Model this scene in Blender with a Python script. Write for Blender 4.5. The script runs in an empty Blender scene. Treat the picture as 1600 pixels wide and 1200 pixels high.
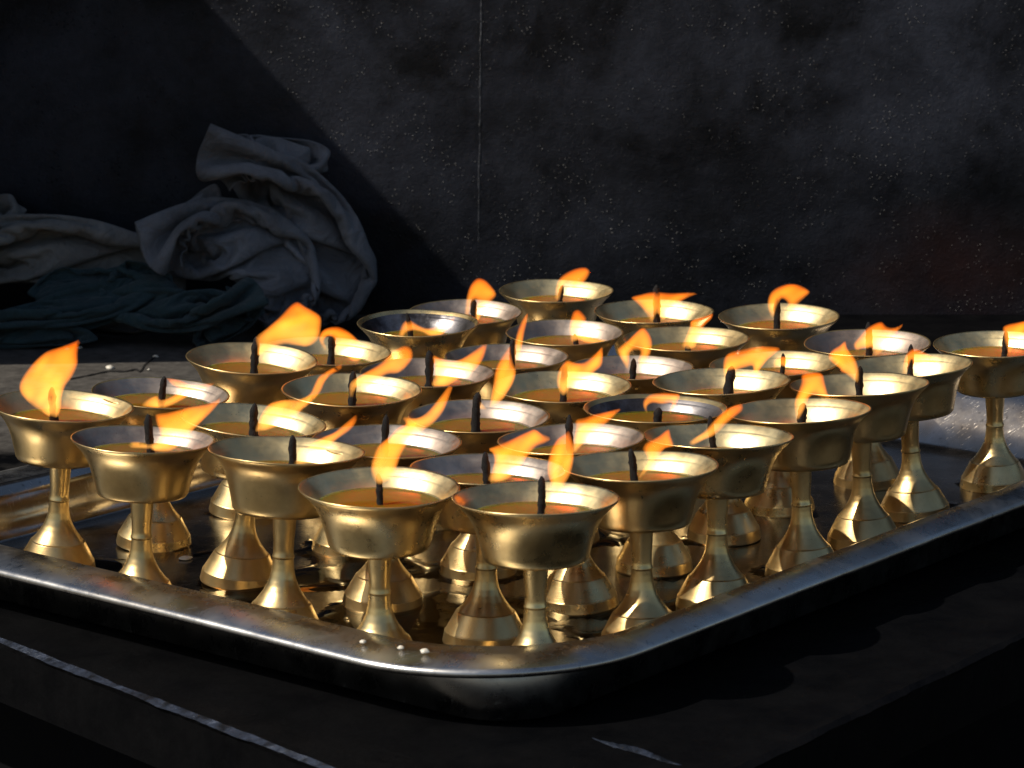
import bpy, math, random
from mathutils import Vector, Matrix, noise, geometry

scene = bpy.context.scene
COL = scene.collection
R = math.radians
S = 0.066            # rim diameter of a lamp in metres; lengths below are in rim diameters unless said otherwise

# ------------------------------------------------------------------ camera
FPX = 4300.0
PITCH = math.atan((600 + 261) / FPX)
HL = 1.14            # lamp height
CAMZ = 3.86 + HL
cam_d = bpy.data.cameras.new('camera')
cam = bpy.data.objects.new('camera', cam_d)
COL.objects.link(cam)
scene.camera = cam
cam_d.sensor_width = 36.0
cam_d.lens = FPX / 1600 * 36.0
cam.location = (0, 0, CAMZ * S)
cam.rotation_euler = (math.pi / 2 - PITCH, 0, 0)
cam_d.clip_start = 0.02
cam_d.clip_end = 500
cam_d.dof.use_dof = True
cam_d.dof.focus_distance = 19.3 * S
cam_d.dof.aperture_fstop = 34

# ------------------------------------------------------------------ sky and sun
SUN_DIR = Vector((0.66, 0.24, -0.735)).normalized()     # direction the light travels
w = bpy.data.worlds.new('World')
scene.world = w
w.use_nodes = True
nt = w.node_tree
sky = nt.nodes.new('ShaderNodeTexSky')
sky.sky_type = 'NISHITA'
sky.sun_disc = False
sky.sun_elevation = math.asin(-SUN_DIR.z)
sky.sun_rotation = math.atan2(-SUN_DIR.x, -SUN_DIR.y)
sky.air_density = 1.2
sky.dust_density = 1.5
bg = nt.nodes['Background']
bg.inputs['Strength'].default_value = 0.068
nt.links.new(sky.outputs[0], bg.inputs[0])
sun_d = bpy.data.lights.new('sun', 'SUN')
sun_d.energy = 5.0
sun_d.angle = R(0.53)
sun_d.color = (1.0, 0.925, 0.79)
sun = bpy.data.objects.new('sun', sun_d)
COL.objects.link(sun)
sun.rotation_euler = SUN_DIR.to_track_quat('-Z', 'Y').to_euler()
sun.location = (-1.5, 0.5, 2)
vs = scene.view_settings
vs.view_transform = 'Standard'
vs.look = 'None'
vs.exposure = 0.0
vs.gamma = 1.0
vs.use_curve_mapping = False
scene.render.engine = 'CYCLES'
scene.cycles.max_bounces = 10
scene.cycles.glossy_bounces = 6
scene.cycles.transparent_max_bounces = 24
scene.cycles.volume_bounces = 0
scene.cycles.sample_clamp_indirect = 4.0

# ------------------------------------------------------------------ helpers
CP, SP = math.cos(PITCH), math.sin(PITCH)

def ray(u, v):
    x = (u - 800) / FPX
    y = -(v - 600) / FPX
    return Vector((x, CP + y * SP, -SP + y * CP))

def on_z(u, v, z):
    d = ray(u, v)
    return Vector((0, 0, CAMZ)) + d * ((z - CAMZ) / d.z)

def on_y(u, v, y):
    d = ray(u, v)
    return Vector((0, 0, CAMZ)) + d * (y / d.y)

def mesh_obj(name, verts, faces, mats, parent=None, smooth=True, fm=None, scale=S):
    me = bpy.data.meshes.new(name)
    me.from_pydata([tuple(Vector(v) * scale) for v in verts], [], faces)
    if not isinstance(mats, (list, tuple)):
        mats = [mats]
    for m in mats:
        me.materials.append(m)
    if fm:
        me.polygons.foreach_set('material_index', fm)
    me.polygons.foreach_set('use_smooth', [smooth] * len(me.polygons))
    me.validate()
    me.update()
    o = bpy.data.objects.new(name, me)
    COL.objects.link(o)
    if parent:
        o.parent = parent
    return o

def tag(o, label=None, cat=None, group=None, kind=None):
    for k, v in (('label', label), ('category', cat), ('group', group), ('kind', kind)):
        if v:
            o[k] = v
    return o

def empty(name, loc):
    o = bpy.data.objects.new(name, None)
    COL.objects.link(o)
    o.location = Vector(loc) * S
    o.empty_display_size = 0.01
    return o

def lathe(prof, seg=96, close_bottom=False, close_top=False):
    V, F = [], []
    n = len(prof)
    for (r, z) in prof:
        for k in range(seg):
            a = 2 * math.pi * k / seg
            V.append((r * math.cos(a), r * math.sin(a), z))
    for i in range(n - 1):
        for k in range(seg):
            k2 = (k + 1) % seg
            F.append((i * seg + k, i * seg + k2, (i + 1) * seg + k2, (i + 1) * seg + k))
    if close_bottom:
        F.append(tuple(reversed(range(seg))))
    if close_top:
        F.append(tuple(range((n - 1) * seg, n * seg)))
    return V, F

def catmull(pts, sub):
    out = []
    n = len(pts)
    P = [Vector(p) for p in pts]
    for i in range(n - 1):
        p0 = P[max(i - 1, 0)]; p1 = P[i]; p2 = P[i + 1]; p3 = P[min(i + 2, n - 1)]
        for s in range(sub):
            t = s / sub
            out.append(0.5 * ((2 * p1) + (p2 - p0) * t + (2 * p0 - 5 * p1 + 4 * p2 - p3) * t * t + (3 * p1 - p0 - 3 * p2 + p3) * t ** 3))
    out.append(P[-1])
    return out

def box(x0, x1, y0, y1, z0, z1):
    V = [(x, y, z) for z in (z0, z1) for y in (y0, y1) for x in (x0, x1)]
    F = [(0, 2, 3, 1), (4, 5, 7, 6), (0, 1, 5, 4), (2, 6, 7, 3), (0, 4, 6, 2), (1, 3, 7, 5)]
    return V, F

def bevel(o, width, seg=2):
    m = o.modifiers.new('bevel', 'BEVEL')
    m.width = width * S
    m.segments = seg
    m.limit_method = 'ANGLE'
    return m

# ------------------------------------------------------------------ materials
class NT:
    def __init__(self, name):
        self.m = bpy.data.materials.new(name)
        self.m.use_nodes = True
        self.t = self.m.node_tree
        self.bsdf = self.t.nodes['Principled BSDF']
        self.out = self.t.nodes['Material Output']
        self.tc = self.n('ShaderNodeTexCoord')

    def n(self, typ, **kw):
        nd = self.t.nodes.new(typ)
        for k, v in kw.items():
            if k.startswith('in_'):
                key = k[3:]
                nd.inputs[int(key) if key.isdigit() else key.replace('_', ' ')].default_value = v
            else:
                setattr(nd, k, v)
        return nd

    def l(self, a, b):
        self.t.links.new(a, b)

    def noise(self, scale, detail=4, rough=0.55, co=None, dist=0.0, stretch=None):
        nd = self.n('ShaderNodeTexNoise', in_Scale=scale, in_Detail=detail, in_Roughness=rough, in_Distortion=dist)
        src = co or self.tc.outputs['Object']
        if stretch:
            mp = self.n('ShaderNodeMapping')
            mp.inputs['Scale'].default_value = stretch
            self.l(src, mp.inputs['Vector'])
            src = mp.outputs[0]
        self.l(src, nd.inputs['Vector'])
        return nd.outputs[0]

    def ramp(self, src, stops):
        nd = self.n('ShaderNodeValToRGB')
        cr = nd.color_ramp
        while len(cr.elements) < len(stops):
            cr.elements.new(0.5)
        for e, (p, c) in zip(cr.elements, stops):
            e.position = p
            e.color = (*c, 1) if isinstance(c, (tuple, list)) else (c, c, c, 1)
        self.l(src, nd.inputs[0])
        return nd.outputs[0]

    def mix(self, fac, a, b, blend='MIX'):
        nd = self.n('ShaderNodeMix', data_type='RGBA', blend_type=blend)
        for sock, v in ((nd.inputs[0], fac), (nd.inputs[6], a), (nd.inputs[7], b)):
            if isinstance(v, bpy.types.NodeSocket):
                self.l(v, sock)
            else:
                sock.default_value = v if not isinstance(v, (tuple, list)) else ((*v, 1) if len(v) == 3 else v)
        return nd.outputs[2]

    def math(self, op, a, b=None, clamp=False):
        nd = self.n('ShaderNodeMath', operation=op, use_clamp=clamp)
        for i, v in enumerate((a, b)):
            if v is None:
                continue
            if isinstance(v, bpy.types.NodeSocket):
                self.l(v, nd.inputs[i])
            else:
                nd.inputs[i].default_value = v
        return nd.outputs[0]

    def bump(self, h, strength, dist, normal=None):
        nd = self.n('ShaderNodeBump', in_Strength=strength, in_Distance=dist)
        self.l(h, nd.inputs['Height'])
        if normal:
            self.l(normal, nd.inputs['Normal'])
        return nd.outputs[0]

    def set(self, **kw):
        for k, v in kw.items():
            key = k.replace('_', ' ')
            s = self.bsdf.inputs[key]
            if isinstance(v, bpy.types.NodeSocket):
                self.l(v, s)
            else:
                s.default_value = (*v, 1) if isinstance(v, (tuple, list)) and len(v) == 3 else v
        return self

def obj_random(M):
    return M.n('ShaderNodeObjectInfo').outputs['Random']

def metal(name, base, base2, rough, spot=0.35, soot=None, ring=0.35):
    M = NT(name)
    rnd = obj_random(M)
    off = M.n('ShaderNodeVectorMath', operation='ADD')
    comb = M.n('ShaderNodeCombineXYZ')
    M.l(M.math('MULTIPLY', rnd, 3.0), comb.inputs[0])
    M.l(M.math('MULTIPLY', rnd, 7.0), comb.inputs[1])
    M.l(M.tc.outputs['Object'], off.inputs[0]); M.l(comb.outputs[0], off.inputs[1])
    co = off.outputs[0]
    patch = M.noise(45, 5, 0.6, co)
    c = M.mix(M.ramp(patch, [(0.35, 0.0), (0.65, 1.0)]), base, base2)
    # dark flecks of soot
    fl = M.noise(700, 2, 0.6, co)
    c = M.mix(M.ramp(fl, [(0.70, 0.0), (0.76, spot)]), c, (0.02, 0.015, 0.012))
    if soot:
        c = M.mix(M.ramp(M.noise(60, 4, 0.6, co), soot), c, (0.012, 0.012, 0.016))
    c = M.mix(M.math('MULTIPLY', rnd, 0.55), c, tuple(q * f for q, f in zip(base2, (0.72, 0.66, 0.60))))
    tar = M.ramp(M.noise(26, 6, 0.7, co), [(0.50, 0.0), (0.68, 0.55)])
    c = M.mix(tar, c, tuple(q * f for q, f in zip(base2, (0.55, 0.50, 0.50))))
    rg = M.ramp(M.noise(120, 5, 0.65, co), [(0.3, rough * 0.8), (0.7, rough * 1.25)])
    rg = M.math('ADD', rg, M.math('MULTIPLY', rnd, 0.06))
    # turning marks: rings that follow the lathe axis
    rings = M.noise(1.0, 6, 0.75, co, stretch=(8, 8, 2600))
    b = M.bump(rings, ring, 0.00006)
    b = M.bump(M.noise(70, 2, 0.5, co), 0.05, 0.0005, b)
    b = M.bump(M.noise(900, 3, 0.6, co), 0.25, 0.00005, b)
    M.set(Base_Color=c, Metallic=1.0, Roughness=rg, Normal=b)
    M.bsdf.inputs['Anisotropic'].default_value = 0.35
    tg = M.n('ShaderNodeTangent', direction_type='RADIAL', axis='Z')
    M.l(tg.outputs[0], M.bsdf.inputs['Tangent'])
    return M.m

MAT = {}
MAT['brass'] = metal('brass', (0.84, 0.655, 0.33), (0.70, 0.50, 0.225), 0.28)
MAT['brass_inner'] = metal('brass_inner', (0.84, 0.70, 0.40), (0.74, 0.56, 0.28), 0.33, spot=0.5)
MAT['dull_inner'] = metal('dull_inner', (0.58, 0.50, 0.42), (0.38, 0.30, 0.25), 0.36, spot=0.7)
MAT['soot_inner'] = metal('soot_inner', (0.32, 0.30, 0.30), (0.16, 0.15, 0.16), 0.34, spot=0.8, soot=[(0.42, 0.0), (0.6, 0.9)])

def film(name, tint, rough=0.02, ripple=0.12, scale=120, cloud=0.0, cloud_col=(0.5, 0.16, 0.02)):
    M = NT(name)
    t = M.t
    t.nodes.remove(M.bsdf)
    tr = M.n('ShaderNodeBsdfTransparent')
    tr.inputs[0].default_value = (*tint, 1)
    gl = M.n('ShaderNodeBsdfGlossy')
    gl.inputs['Roughness'].default_value = rough
    fr = M.n('ShaderNodeFresnel')
    fr.inputs[0].default_value = 1.46
    mx = M.n('ShaderNodeMixShader')
    b = M.bump(M.noise(scale, 2, 0.5), ripple, 0.0006)
    M.l(b, gl.inputs['Normal'])
    M.l(b, fr.inputs['Normal'])
    df = M.n('ShaderNodeBsdfDiffuse'); df.inputs[0].default_value = (*cloud_col, 1)
    tl = M.n('ShaderNodeBsdfTranslucent'); tl.inputs[0].default_value = (*cloud_col, 1)
    if cloud > 0:
        ss = M.n('ShaderNodeSubsurfaceScattering')
        ss.falloff = 'RANDOM_WALK'
        ss.inputs['Color'].default_value = (*cloud_col, 1)
        ss.inputs['Radius'].default_value = (0.016, 0.006, 0.0015)
        ss.inputs['Scale'].default_value = 1.0
        df = ss
    ad = M.n('ShaderNodeMixShader'); ad.inputs[0].default_value = 0.0 if cloud > 0 else 0.5
    M.l(df.outputs[0], ad.inputs[1]); M.l(tl.outputs[0], ad.inputs[2])
    body = M.n('ShaderNodeMixShader'); body.inputs[0].default_value = cloud
    M.l(tr.outputs[0], body.inputs[1]); M.l(ad.outputs[0], body.inputs[2])
    M.l(fr.outputs[0], mx.inputs[0]); M.l(body.outputs[0], mx.inputs[1]); M.l(gl.outputs[0], mx.inputs[2])
    M.l(mx.outputs[0], M.out.inputs[0])
    return M.m

MAT['oil'] = film('lamp_oil', (0.88, 0.48, 0.09), ripple=0.3, scale=90, cloud=0.20, cloud_col=(1.0, 0.36, 0.02))
MAT['spill'] = film('spilled_oil', (0.66, 0.50, 0.32), 0.03, 0.3, 60)

# charred wick
M = NT('charred_wick')
M.set(Base_Color=M.mix(M.ramp(M.noise(1500, 3), [(0.4, 0.0), (0.7, 1.0)]), (0.003, 0.0025, 0.003), (0.010, 0.009, 0.009)), Roughness=0.75,
      Normal=M.bump(M.noise(1600, 4, 0.7), 1.0, 0.0006))
M.bsdf.inputs['Specular IOR Level'].default_value = 0.3
MAT['wick'] = M.m

# flame: light given off through the depth of the burning gas
M = NT('flame')
M.t.nodes.remove(M.bsdf)
em = M.n('ShaderNodeEmission')
f1 = M.noise(60, 1, 0.5)
sg = M.n('ShaderNodeSeparateXYZ'); M.l(M.tc.outputs['Generated'], sg.inputs[0])
hgt = M.math('ADD', M.math('MULTIPLY', M.math('SUBTRACT', 1.0, sg.outputs[2]), 0.55), M.math('MULTIPLY', f1, 0.5))
M.l(M.ramp(hgt, [(0.22, (1.0, 0.17, 0.008)), (0.50, (1.0, 0.28, 0.024)), (0.80, (1.0, 0.43, 0.08))]), em.inputs[0])
em.inputs[1].default_value = 460.0
ab = M.n('ShaderNodeVolumeAbsorption')
ab.inputs['Color'].default_value = (1.0, 0.62, 0.18, 1)
ab.inputs['Density'].default_value = 130.0
ads = M.n('ShaderNodeAddShader')
M.l(em.outputs[0], ads.inputs[0]); M.l(ab.outputs[0], ads.inputs[1])
M.l(ads.outputs[0], M.out.inputs['Volume'])
MAT['flame'] = M.m

# stainless steel tray: brushed lip, and a soiled, oily, scratched floor
def steel(name, c1, c2, r0, r1, gscale):
    M = NT(name)
    sc = M.noise(1.0, 5, 0.7, stretch=(30, 900, 30))
    sc2 = M.noise(1.0, 5, 0.7, stretch=(900, 40, 40))
    c = M.mix(M.ramp(M.noise(gscale, 6, 0.65), [(0.38, 0.0), (0.66, 1.0)]), c1, c2)
    c = M.mix(M.ramp(M.noise(300, 3, 0.7), [(0.62, 0.0), (0.72, 0.6)]), c, (0.03, 0.025, 0.02))
    b = M.bump(sc, 0.22, 0.00008)
    b = M.bump(sc2, 0.18, 0.00008, b)
    b = M.bump(M.noise(18, 3, 0.5), 0.35, 0.0012, b)
    rg = M.ramp(M.noise(60, 5, 0.7), [(0.3, r0), (0.7, r1)])
    rg = M.mix(M.ramp(M.noise(1.0, 3, 0.8, stretch=(140, 1500, 100)), [(0.62, 0.0), (0.70, 1.0)]), rg, (0.45, 0.45, 0.45))
    M.set(Base_Color=c, Metallic=1.0, Roughness=rg, Normal=b)
    return M.m
MAT['steel'] = steel('tray_steel', (0.60, 0.585, 0.565), (0.40, 0.37, 0.335), 0.20, 0.38, 14)
MAT['steel_floor'] = steel('tray_floor_steel', (0.34, 0.325, 0.31), (0.19, 0.165, 0.14), 0.12, 0.28, 22)
MAT['steel_wall'] = steel('tray_wall_steel', (0.46, 0.44, 0.42), (0.30, 0.25, 0.20), 0.10, 0.20, 18)

# sooty table top
M = NT('sooty_table')
n1 = M.noise(6, 6, 0.6)
c = M.mix(M.ramp(M.noise(40, 6, 0.7), [(0.35, 0.0), (0.7, 1.0)]), (0.0012, 0.0013, 0.0018), (0.0035, 0.0035, 0.004))
# paler grey over the far left of the table
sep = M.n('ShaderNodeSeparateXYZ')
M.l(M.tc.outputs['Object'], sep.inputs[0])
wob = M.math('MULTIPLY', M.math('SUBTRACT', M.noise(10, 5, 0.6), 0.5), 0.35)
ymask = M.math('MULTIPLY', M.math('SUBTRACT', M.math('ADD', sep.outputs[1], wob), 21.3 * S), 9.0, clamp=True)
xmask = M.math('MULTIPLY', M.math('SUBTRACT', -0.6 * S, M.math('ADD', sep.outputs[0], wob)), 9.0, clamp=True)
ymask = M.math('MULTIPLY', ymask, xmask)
pale_tone = M.mix(M.ramp(M.noise(120, 6, 0.75), [(0.3, 0.0), (0.7, 1.0)]), (0.035, 0.032, 0.030), (0.10, 0.092, 0.084))
c = M.mix(ymask, c, pale_tone)
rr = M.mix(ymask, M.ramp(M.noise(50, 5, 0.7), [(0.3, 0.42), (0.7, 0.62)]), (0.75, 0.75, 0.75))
b = M.bump(M.noise(260, 5, 0.7), 0.55, 0.0006)
b = M.bump(M.noise(25, 4, 0.6), 0.5, 0.003, b)
M.set(Base_Color=c, Roughness=rr, Normal=b)
M.bsdf.inputs['Specular IOR Level'].default_value = 0.045
MAT['table'] = M.m

# worn bare slab edge and scratch; bluish sky highlight put into the colour
M = NT('worn_edge_sheen')
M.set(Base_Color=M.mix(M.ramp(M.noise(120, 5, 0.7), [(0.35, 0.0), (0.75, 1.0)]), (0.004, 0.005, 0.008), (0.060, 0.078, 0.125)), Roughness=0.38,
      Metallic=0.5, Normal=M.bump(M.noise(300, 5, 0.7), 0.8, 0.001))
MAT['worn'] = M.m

# black painted, smoke stained wall
M = NT('black_wall')
co = M.tc.outputs['Object']
base_n = M.noise(11.0, 10, 0.70, dist=0.3)
smear = M.noise(9.0, 8, 0.62, dist=0.5)
c = M.mix(M.ramp(base_n, [(0.40, 0.0), (0.62, 1.0)]), (0.0012, 0.0014, 0.0026), (0.019, 0.021, 0.030))
c = M.mix(M.ramp(smear, [(0.46, 0.0), (0.64, 0.75)]), c, (0.036, 0.040, 0.056))
c = M.mix(M.ramp(M.noise(160, 6, 0.8), [(0.35, 0.0), (0.65, 0.7)]), c, M.mix(0.5, c, (0.0, 0.0, 0.0)))
# rusty brown patch low on the right
mp = M.n('ShaderNodeMapping')
mp.inputs['Location'].default_value = (-4.6 * S / (1.6 * S), 0, -0.35 * S / (0.9 * S))
mp.inputs['Scale'].default_value = (1 / (1.6 * S), 0.0, 1 / (0.9 * S))
M.l(co, mp.inputs[0])
gr = M.n('ShaderNodeTexGradient', gradient_type='SPHERICAL')
M.l(mp.outputs[0], gr.inputs[0])
c = M.mix(M.math('MULTIPLY', gr.outputs[1], M.ramp(M.noise(12, 5, 0.6), [(0.35, 0.2), (0.7, 1.0)])), c, (0.040, 0.011, 0.006))
# wall colour darkens towards the bottom
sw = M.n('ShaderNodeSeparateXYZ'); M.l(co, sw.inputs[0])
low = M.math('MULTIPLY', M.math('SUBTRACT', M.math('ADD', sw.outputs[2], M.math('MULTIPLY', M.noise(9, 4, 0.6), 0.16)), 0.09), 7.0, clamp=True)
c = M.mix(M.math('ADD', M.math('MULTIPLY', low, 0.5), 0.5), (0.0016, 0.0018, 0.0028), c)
vor = M.n('ShaderNodeTexVoronoi', in_Scale=330.0)
M.l(co, vor.inputs[0])
dots = M.ramp(vor.outputs['Distance'], [(0.0, 1.0), (0.24, 0.0)])
dmask = M.math('MULTIPLY', M.ramp(M.noise(40, 6, 0.75), [(0.48, 0.0), (0.62, 1.0)]), M.ramp(M.noise(9, 3, 0.6), [(0.42, 0.4), (0.58, 1.0)]))
dots = M.math('MULTIPLY', dots, dmask)
fine = M.noise(420, 5, 0.75)
b = M.bump(fine, 0.8, 0.0006)
b = M.bump(dots, 1.0, 0.0020, b)
b = M.bump(M.noise(60, 4, 0.6), 0.35, 0.002, b)
M.set(Base_Color=c, Roughness=M.mix(dots, M.ramp(M.noise(30, 4), [(0.3, 0.36), (0.7, 0.5)]), (0.22, 0.22, 0.22)), Normal=b, Specular_IOR_Level=M.math('ADD', M.math('MULTIPLY', dots, 0.8), 0.2))
MAT['wall'] = M.m
M = NT('scraped_seam')
M.set(Base_Color=M.ramp(M.noise(90, 5, 0.7), [(0.42, (0.005, 0.006, 0.008)), (0.78, (0.075, 0.08, 0.10))]), Roughness=0.4, Normal=M.bump(M.noise(500, 4, 0.7), 0.8, 0.001))
MAT['seam'] = M.m

M = NT('dark_plaster')
M.set(Base_Color=M.ramp(M.noise(8, 6), [(0.3, (0.002, 0.002, 0.0025)), (0.7, (0.006, 0.006, 0.007))]), Roughness=0.9, Normal=M.bump(M.noise(120, 5), 0.4, 0.002))
M.bsdf.inputs['Specular IOR Level'].default_value = 0.05
MAT['dark'] = M.m
M = NT('courtyard_ground')
M.set(Base_Color=M.ramp(M.noise(3, 6), [(0.3, (0.03, 0.028, 0.026)), (0.7, (0.05, 0.047, 0.044))]), Roughness=0.85, Normal=M.bump(M.noise(60, 5), 0.4, 0.004))
MAT['ground'] = M.m

def cloth_mat(name, c1, c2, sheen=0.1):
    M = NT(name)
    wv = M.noise(1.0, 3, 0.6, stretch=(2600, 2600, 260))
    wv2 = M.noise(1.0, 3, 0.6, stretch=(260, 260, 2600))
    stain = M.ramp(M.noise(22, 6, 0.65), [(0.35, 0.0), (0.68, 1.0)])
    b = M.bump(wv, 0.3, 0.00025)
    b = M.bump(wv2, 0.3, 0.00025, b)
    b = M.bump(M.noise(45, 6, 0.62, dist=2.2), 0.9, 0.006, b)
    M.set(Base_Color=M.mix(stain, c1, c2), Roughness=0.85, Normal=b)
    M.bsdf.inputs['Sheen Weight'].default_value = sheen
    return M.m
MAT['cloth_grey'] = cloth_mat('grey_cloth', (0.155, 0.165, 0.19), (0.07, 0.072, 0.08))
MAT['cloth_brown'] = cloth_mat('brown_grey_cloth', (0.22, 0.21, 0.195), (0.11, 0.10, 0.092))
MAT['cloth_teal'] = cloth_mat('teal_cloth', (0.013, 0.042, 0.050), (0.007, 0.021, 0.028))
M = NT('wax')
M.set(Base_Color=(0.62, 0.58, 0.50), Roughness=0.35)
M.bsdf.inputs['Subsurface Weight'].default_value = 0.2
M.bsdf.inputs['Subsurface Radius'].default_value = (0.002, 0.0015, 0.001)
MAT['wax'] = M.m

# ------------------------------------------------------------------ wall, shade panel, ground
WY = 29.0        # distance of the back wall
TZ = -0.05       # table top height
sx, sz = 0.12, 0.12
V, F = box(-30, 40, WY, WY + 1.5, -12, 9.0)
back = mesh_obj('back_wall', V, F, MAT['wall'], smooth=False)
tag(back, 'black smoke stained wall with a vertical seam behind the lamps', 'wall')
# raised seam running down the wall
seam_pts = []
for i in range(161):
    v = -260 + i * (655 / 160)
    p = on_y(751 - 0.012 * (v - 100) + 1.6 * noise.noise(Vector((v * 0.02, 3.1, 0))), v, WY)
    seam_pts.append(p)
V, F = [], []
for i, p in enumerate(seam_pts):
    t = i / 160
    wdt = 0.010 + 0.009 * noise.noise(Vector((i * 0.31, 0, 0))) + 0.008 * max(0, noise.noise(Vector((i * 0.11, 7, 0))))
    wdt *= min(1.0, (1 - t) * 14 + 0.05) * 0.8
    for k in range(7):
        a = math.pi * k / 6
        rr_ = wdt * (1 + 0.35 * noise.noise(Vector((i * 0.6, k * 0.7, 5))))
        V.append((p.x - rr_ * math.cos(a), WY - rr_ * 0.55 * math.sin(a), p.z))
for i in range(160):
    for k in range(6):
        F.append((i * 7 + k, i * 7 + k + 1, (i + 1) * 7 + k + 1, (i + 1) * 7 + k))
mesh_obj('seam', V, F, MAT['seam'], back)

# unseen panel added at the left, shaped so its top and front edges cast the shade over cloth and wall
SX = -6.6
tanx = -SUN_DIR.z / SUN_DIR.x
slp = SUN_DIR.y / SUN_DIR.x
pc = on_y(320, 0, WY)
TOPZ = pc.z + tanx * (pc.x - SX)
yb = on_z(0, 557, TZ).y
x_end = SX + (TOPZ - TZ) / tanx
yfoot = yb - slp * (on_z(0, 557, TZ).x - SX)
ytop = yb - slp * (x_end - SX)
V = []
for x in (SX - 0.6, SX):
    V += [(x, yfoot, -12), (x, yfoot, TZ), (x, ytop, TOPZ), (x, WY, TOPZ), (x, WY, -12)]
F = [(0, 4, 3, 2, 1)[::-1][::-1], (5, 6, 7, 8, 9)]
for i in range(5):
    j = (i + 1) % 5
    F.append((i, j, 5 + j, 5 + i))
side = mesh_obj('shade_panel', V, F, MAT['dark'], smooth=False)
tag(side, 'unseen dark panel left of the table, shaped to shade the cloths', 'wall')

GZ = -13.0
V = [(-4000, -4000, GZ), (4000, -4000, GZ), (4000, 4000, GZ), (-4000, 4000, GZ)]
g = mesh_obj('ground', V, [(0, 1, 2, 3)], MAT['ground'], smooth=False)
tag(g, kind='structure')

# ------------------------------------------------------------------ table
pl0, pl1 = on_z(0, 1000, TZ), on_z(500, 1195, TZ)
pr0, pr1 = on_z(1162, 1198, TZ), on_z(1600, 992, TZ)
dl = (pl0 - pl1).normalized(); dr = (pr1 - pr0).normalized()
# corner = intersection of the two front edges
A = Matrix(((dl.x, -dr.x), (dl.y, -dr.y)))
sol = A.inverted() @ Vector((pr0.x - pl1.x, pr0.y - pl1.y))
corner = Vector((pl1.x, pl1.y)) + sol[0] * Vector((dl.x, dl.y))
dl2 = Vector((dl.x, dl.y)); dr2 = Vector((dr.x, dr.y))
def edge_pts(c, d, L, n):
    return [c + d * (L * i / n) for i in range(n + 1)]
Lp = corner + dl2 * 14.0
Rp = corner + dr2 * 16.0
outline = [p for p in reversed(edge_pts(corner, dl2, 14.0, 260))][:-1] + edge_pts(corner, dr2, 16.0, 260)
outline += [Vector((Rp.x + 0.5, WY)), Vector((Lp.x, WY))]
THK = 0.42
V, F = [], []
def jit(i, amp, seed):
    return amp * (noise.noise(Vector((i * 0.13, seed, 0))) + 0.6 * noise.noise(Vector((i * 0.6, seed, 4))))
N = len(outline)
cen = Vector((0, 22))
fmi = []
rings = [(0.0, -THK), (0.0, -0.05), (-0.015, -0.018), (0.035, 0.0), (0.09, -0.002)]   # (inset, dz)
for ri, (ins, dz) in enumerate(rings):
    for i, p in enumerate(outline):
        front = i < N - 2
        d = (cen - p).normalized()
        if i < 260: nrm = Vector((-dl2.y, dl2.x)) * (1 if Vector((-dl2.y, dl2.x)).dot(d) > 0 else -1)
        elif front: nrm = Vector((-dr2.y, dr2.x)) * (1 if Vector((-dr2.y, dr2.x)).dot(d) > 0 else -1)
        else: nrm = Vector((0, 0))
        j = jit(i, 0.016, ri * 3.7) if front else 0
        q = p + nrm * (ins + (j if ri > 0 else 0))
        V.append((q.x, q.y, TZ + dz + (jit(i, 0.008, ri * 9.1 + 2) if front and 0 < ri < 4 else 0)))
for ri in range(len(rings) - 1):
    for i in range(N):
        j = (i + 1) % N
        F.append((ri * N + i, ri * N + j, (ri + 1) * N + j, (ri + 1) * N + i))
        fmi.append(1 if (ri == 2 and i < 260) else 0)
F.append(tuple(range((len(rings) - 1) * N, len(rings) * N))); fmi.append(0)
F.append(tuple(reversed(range(N)))); fmi.append(0)
table = empty('table', (corner.x, corner.y, GZ))
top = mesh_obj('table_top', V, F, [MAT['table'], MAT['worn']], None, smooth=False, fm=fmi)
top.parent = table; top.matrix_parent_inverse = Matrix.Translation(-table.location)
bin_ = Vector((cen - corner)).normalized() * 1.3
pl = [corner + bin_, Rp + bin_, Vector((Rp.x, WY)), Vector((Lp.x, WY)), Lp + bin_]
V = [(p.x, p.y, GZ) for p in pl] + [(p.x, p.y, TZ - THK) for p in pl]
F = [(i, (i + 1) % 5, 5 + (i + 1) % 5, 5 + i) for i in range(5)] + [(4, 3, 2, 1, 0), (5, 6, 7, 8, 9)]
plinth = mesh_obj('plinth', V, F, MAT['dark'], None, smooth=False)
plinth.parent = table; plinth.matrix_parent_inverse = Matrix.Translation(-table.location)
tag(table, 'sooty black table with a chipped worn edge under the tray', 'table')
# short bare scratch ridge near the front corner
V, F = [], []
for i in range(31):
    t = i / 30
    p = on_z(925 + 140 * t, 1153 + 42 * t + 1.5 * math.sin(t * 9), TZ)
    ww = 0.03 * math.sin(math.pi * t) * (1 + 0.5 * noise.noise(Vector((i * 0.5, 0, 0)))) + 0.002
    V += [(p.x, p.y - ww * 1.6, TZ + 0.0005), (p.x, p.y, TZ + ww * 0.6), (p.x, p.y + ww * 1.6, TZ + 0.0005)]
for i in range(30):
    for k in range(2):
        F.append((i * 3 + k, (i + 1) * 3 + k, (i + 1) * 3 + k + 1, i * 3 + k + 1))
o = mesh_obj('scratch', V, F, MAT['worn'], None)
o.parent = table; o.matrix_parent_inverse = Matrix.Translation(-table.location)

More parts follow.
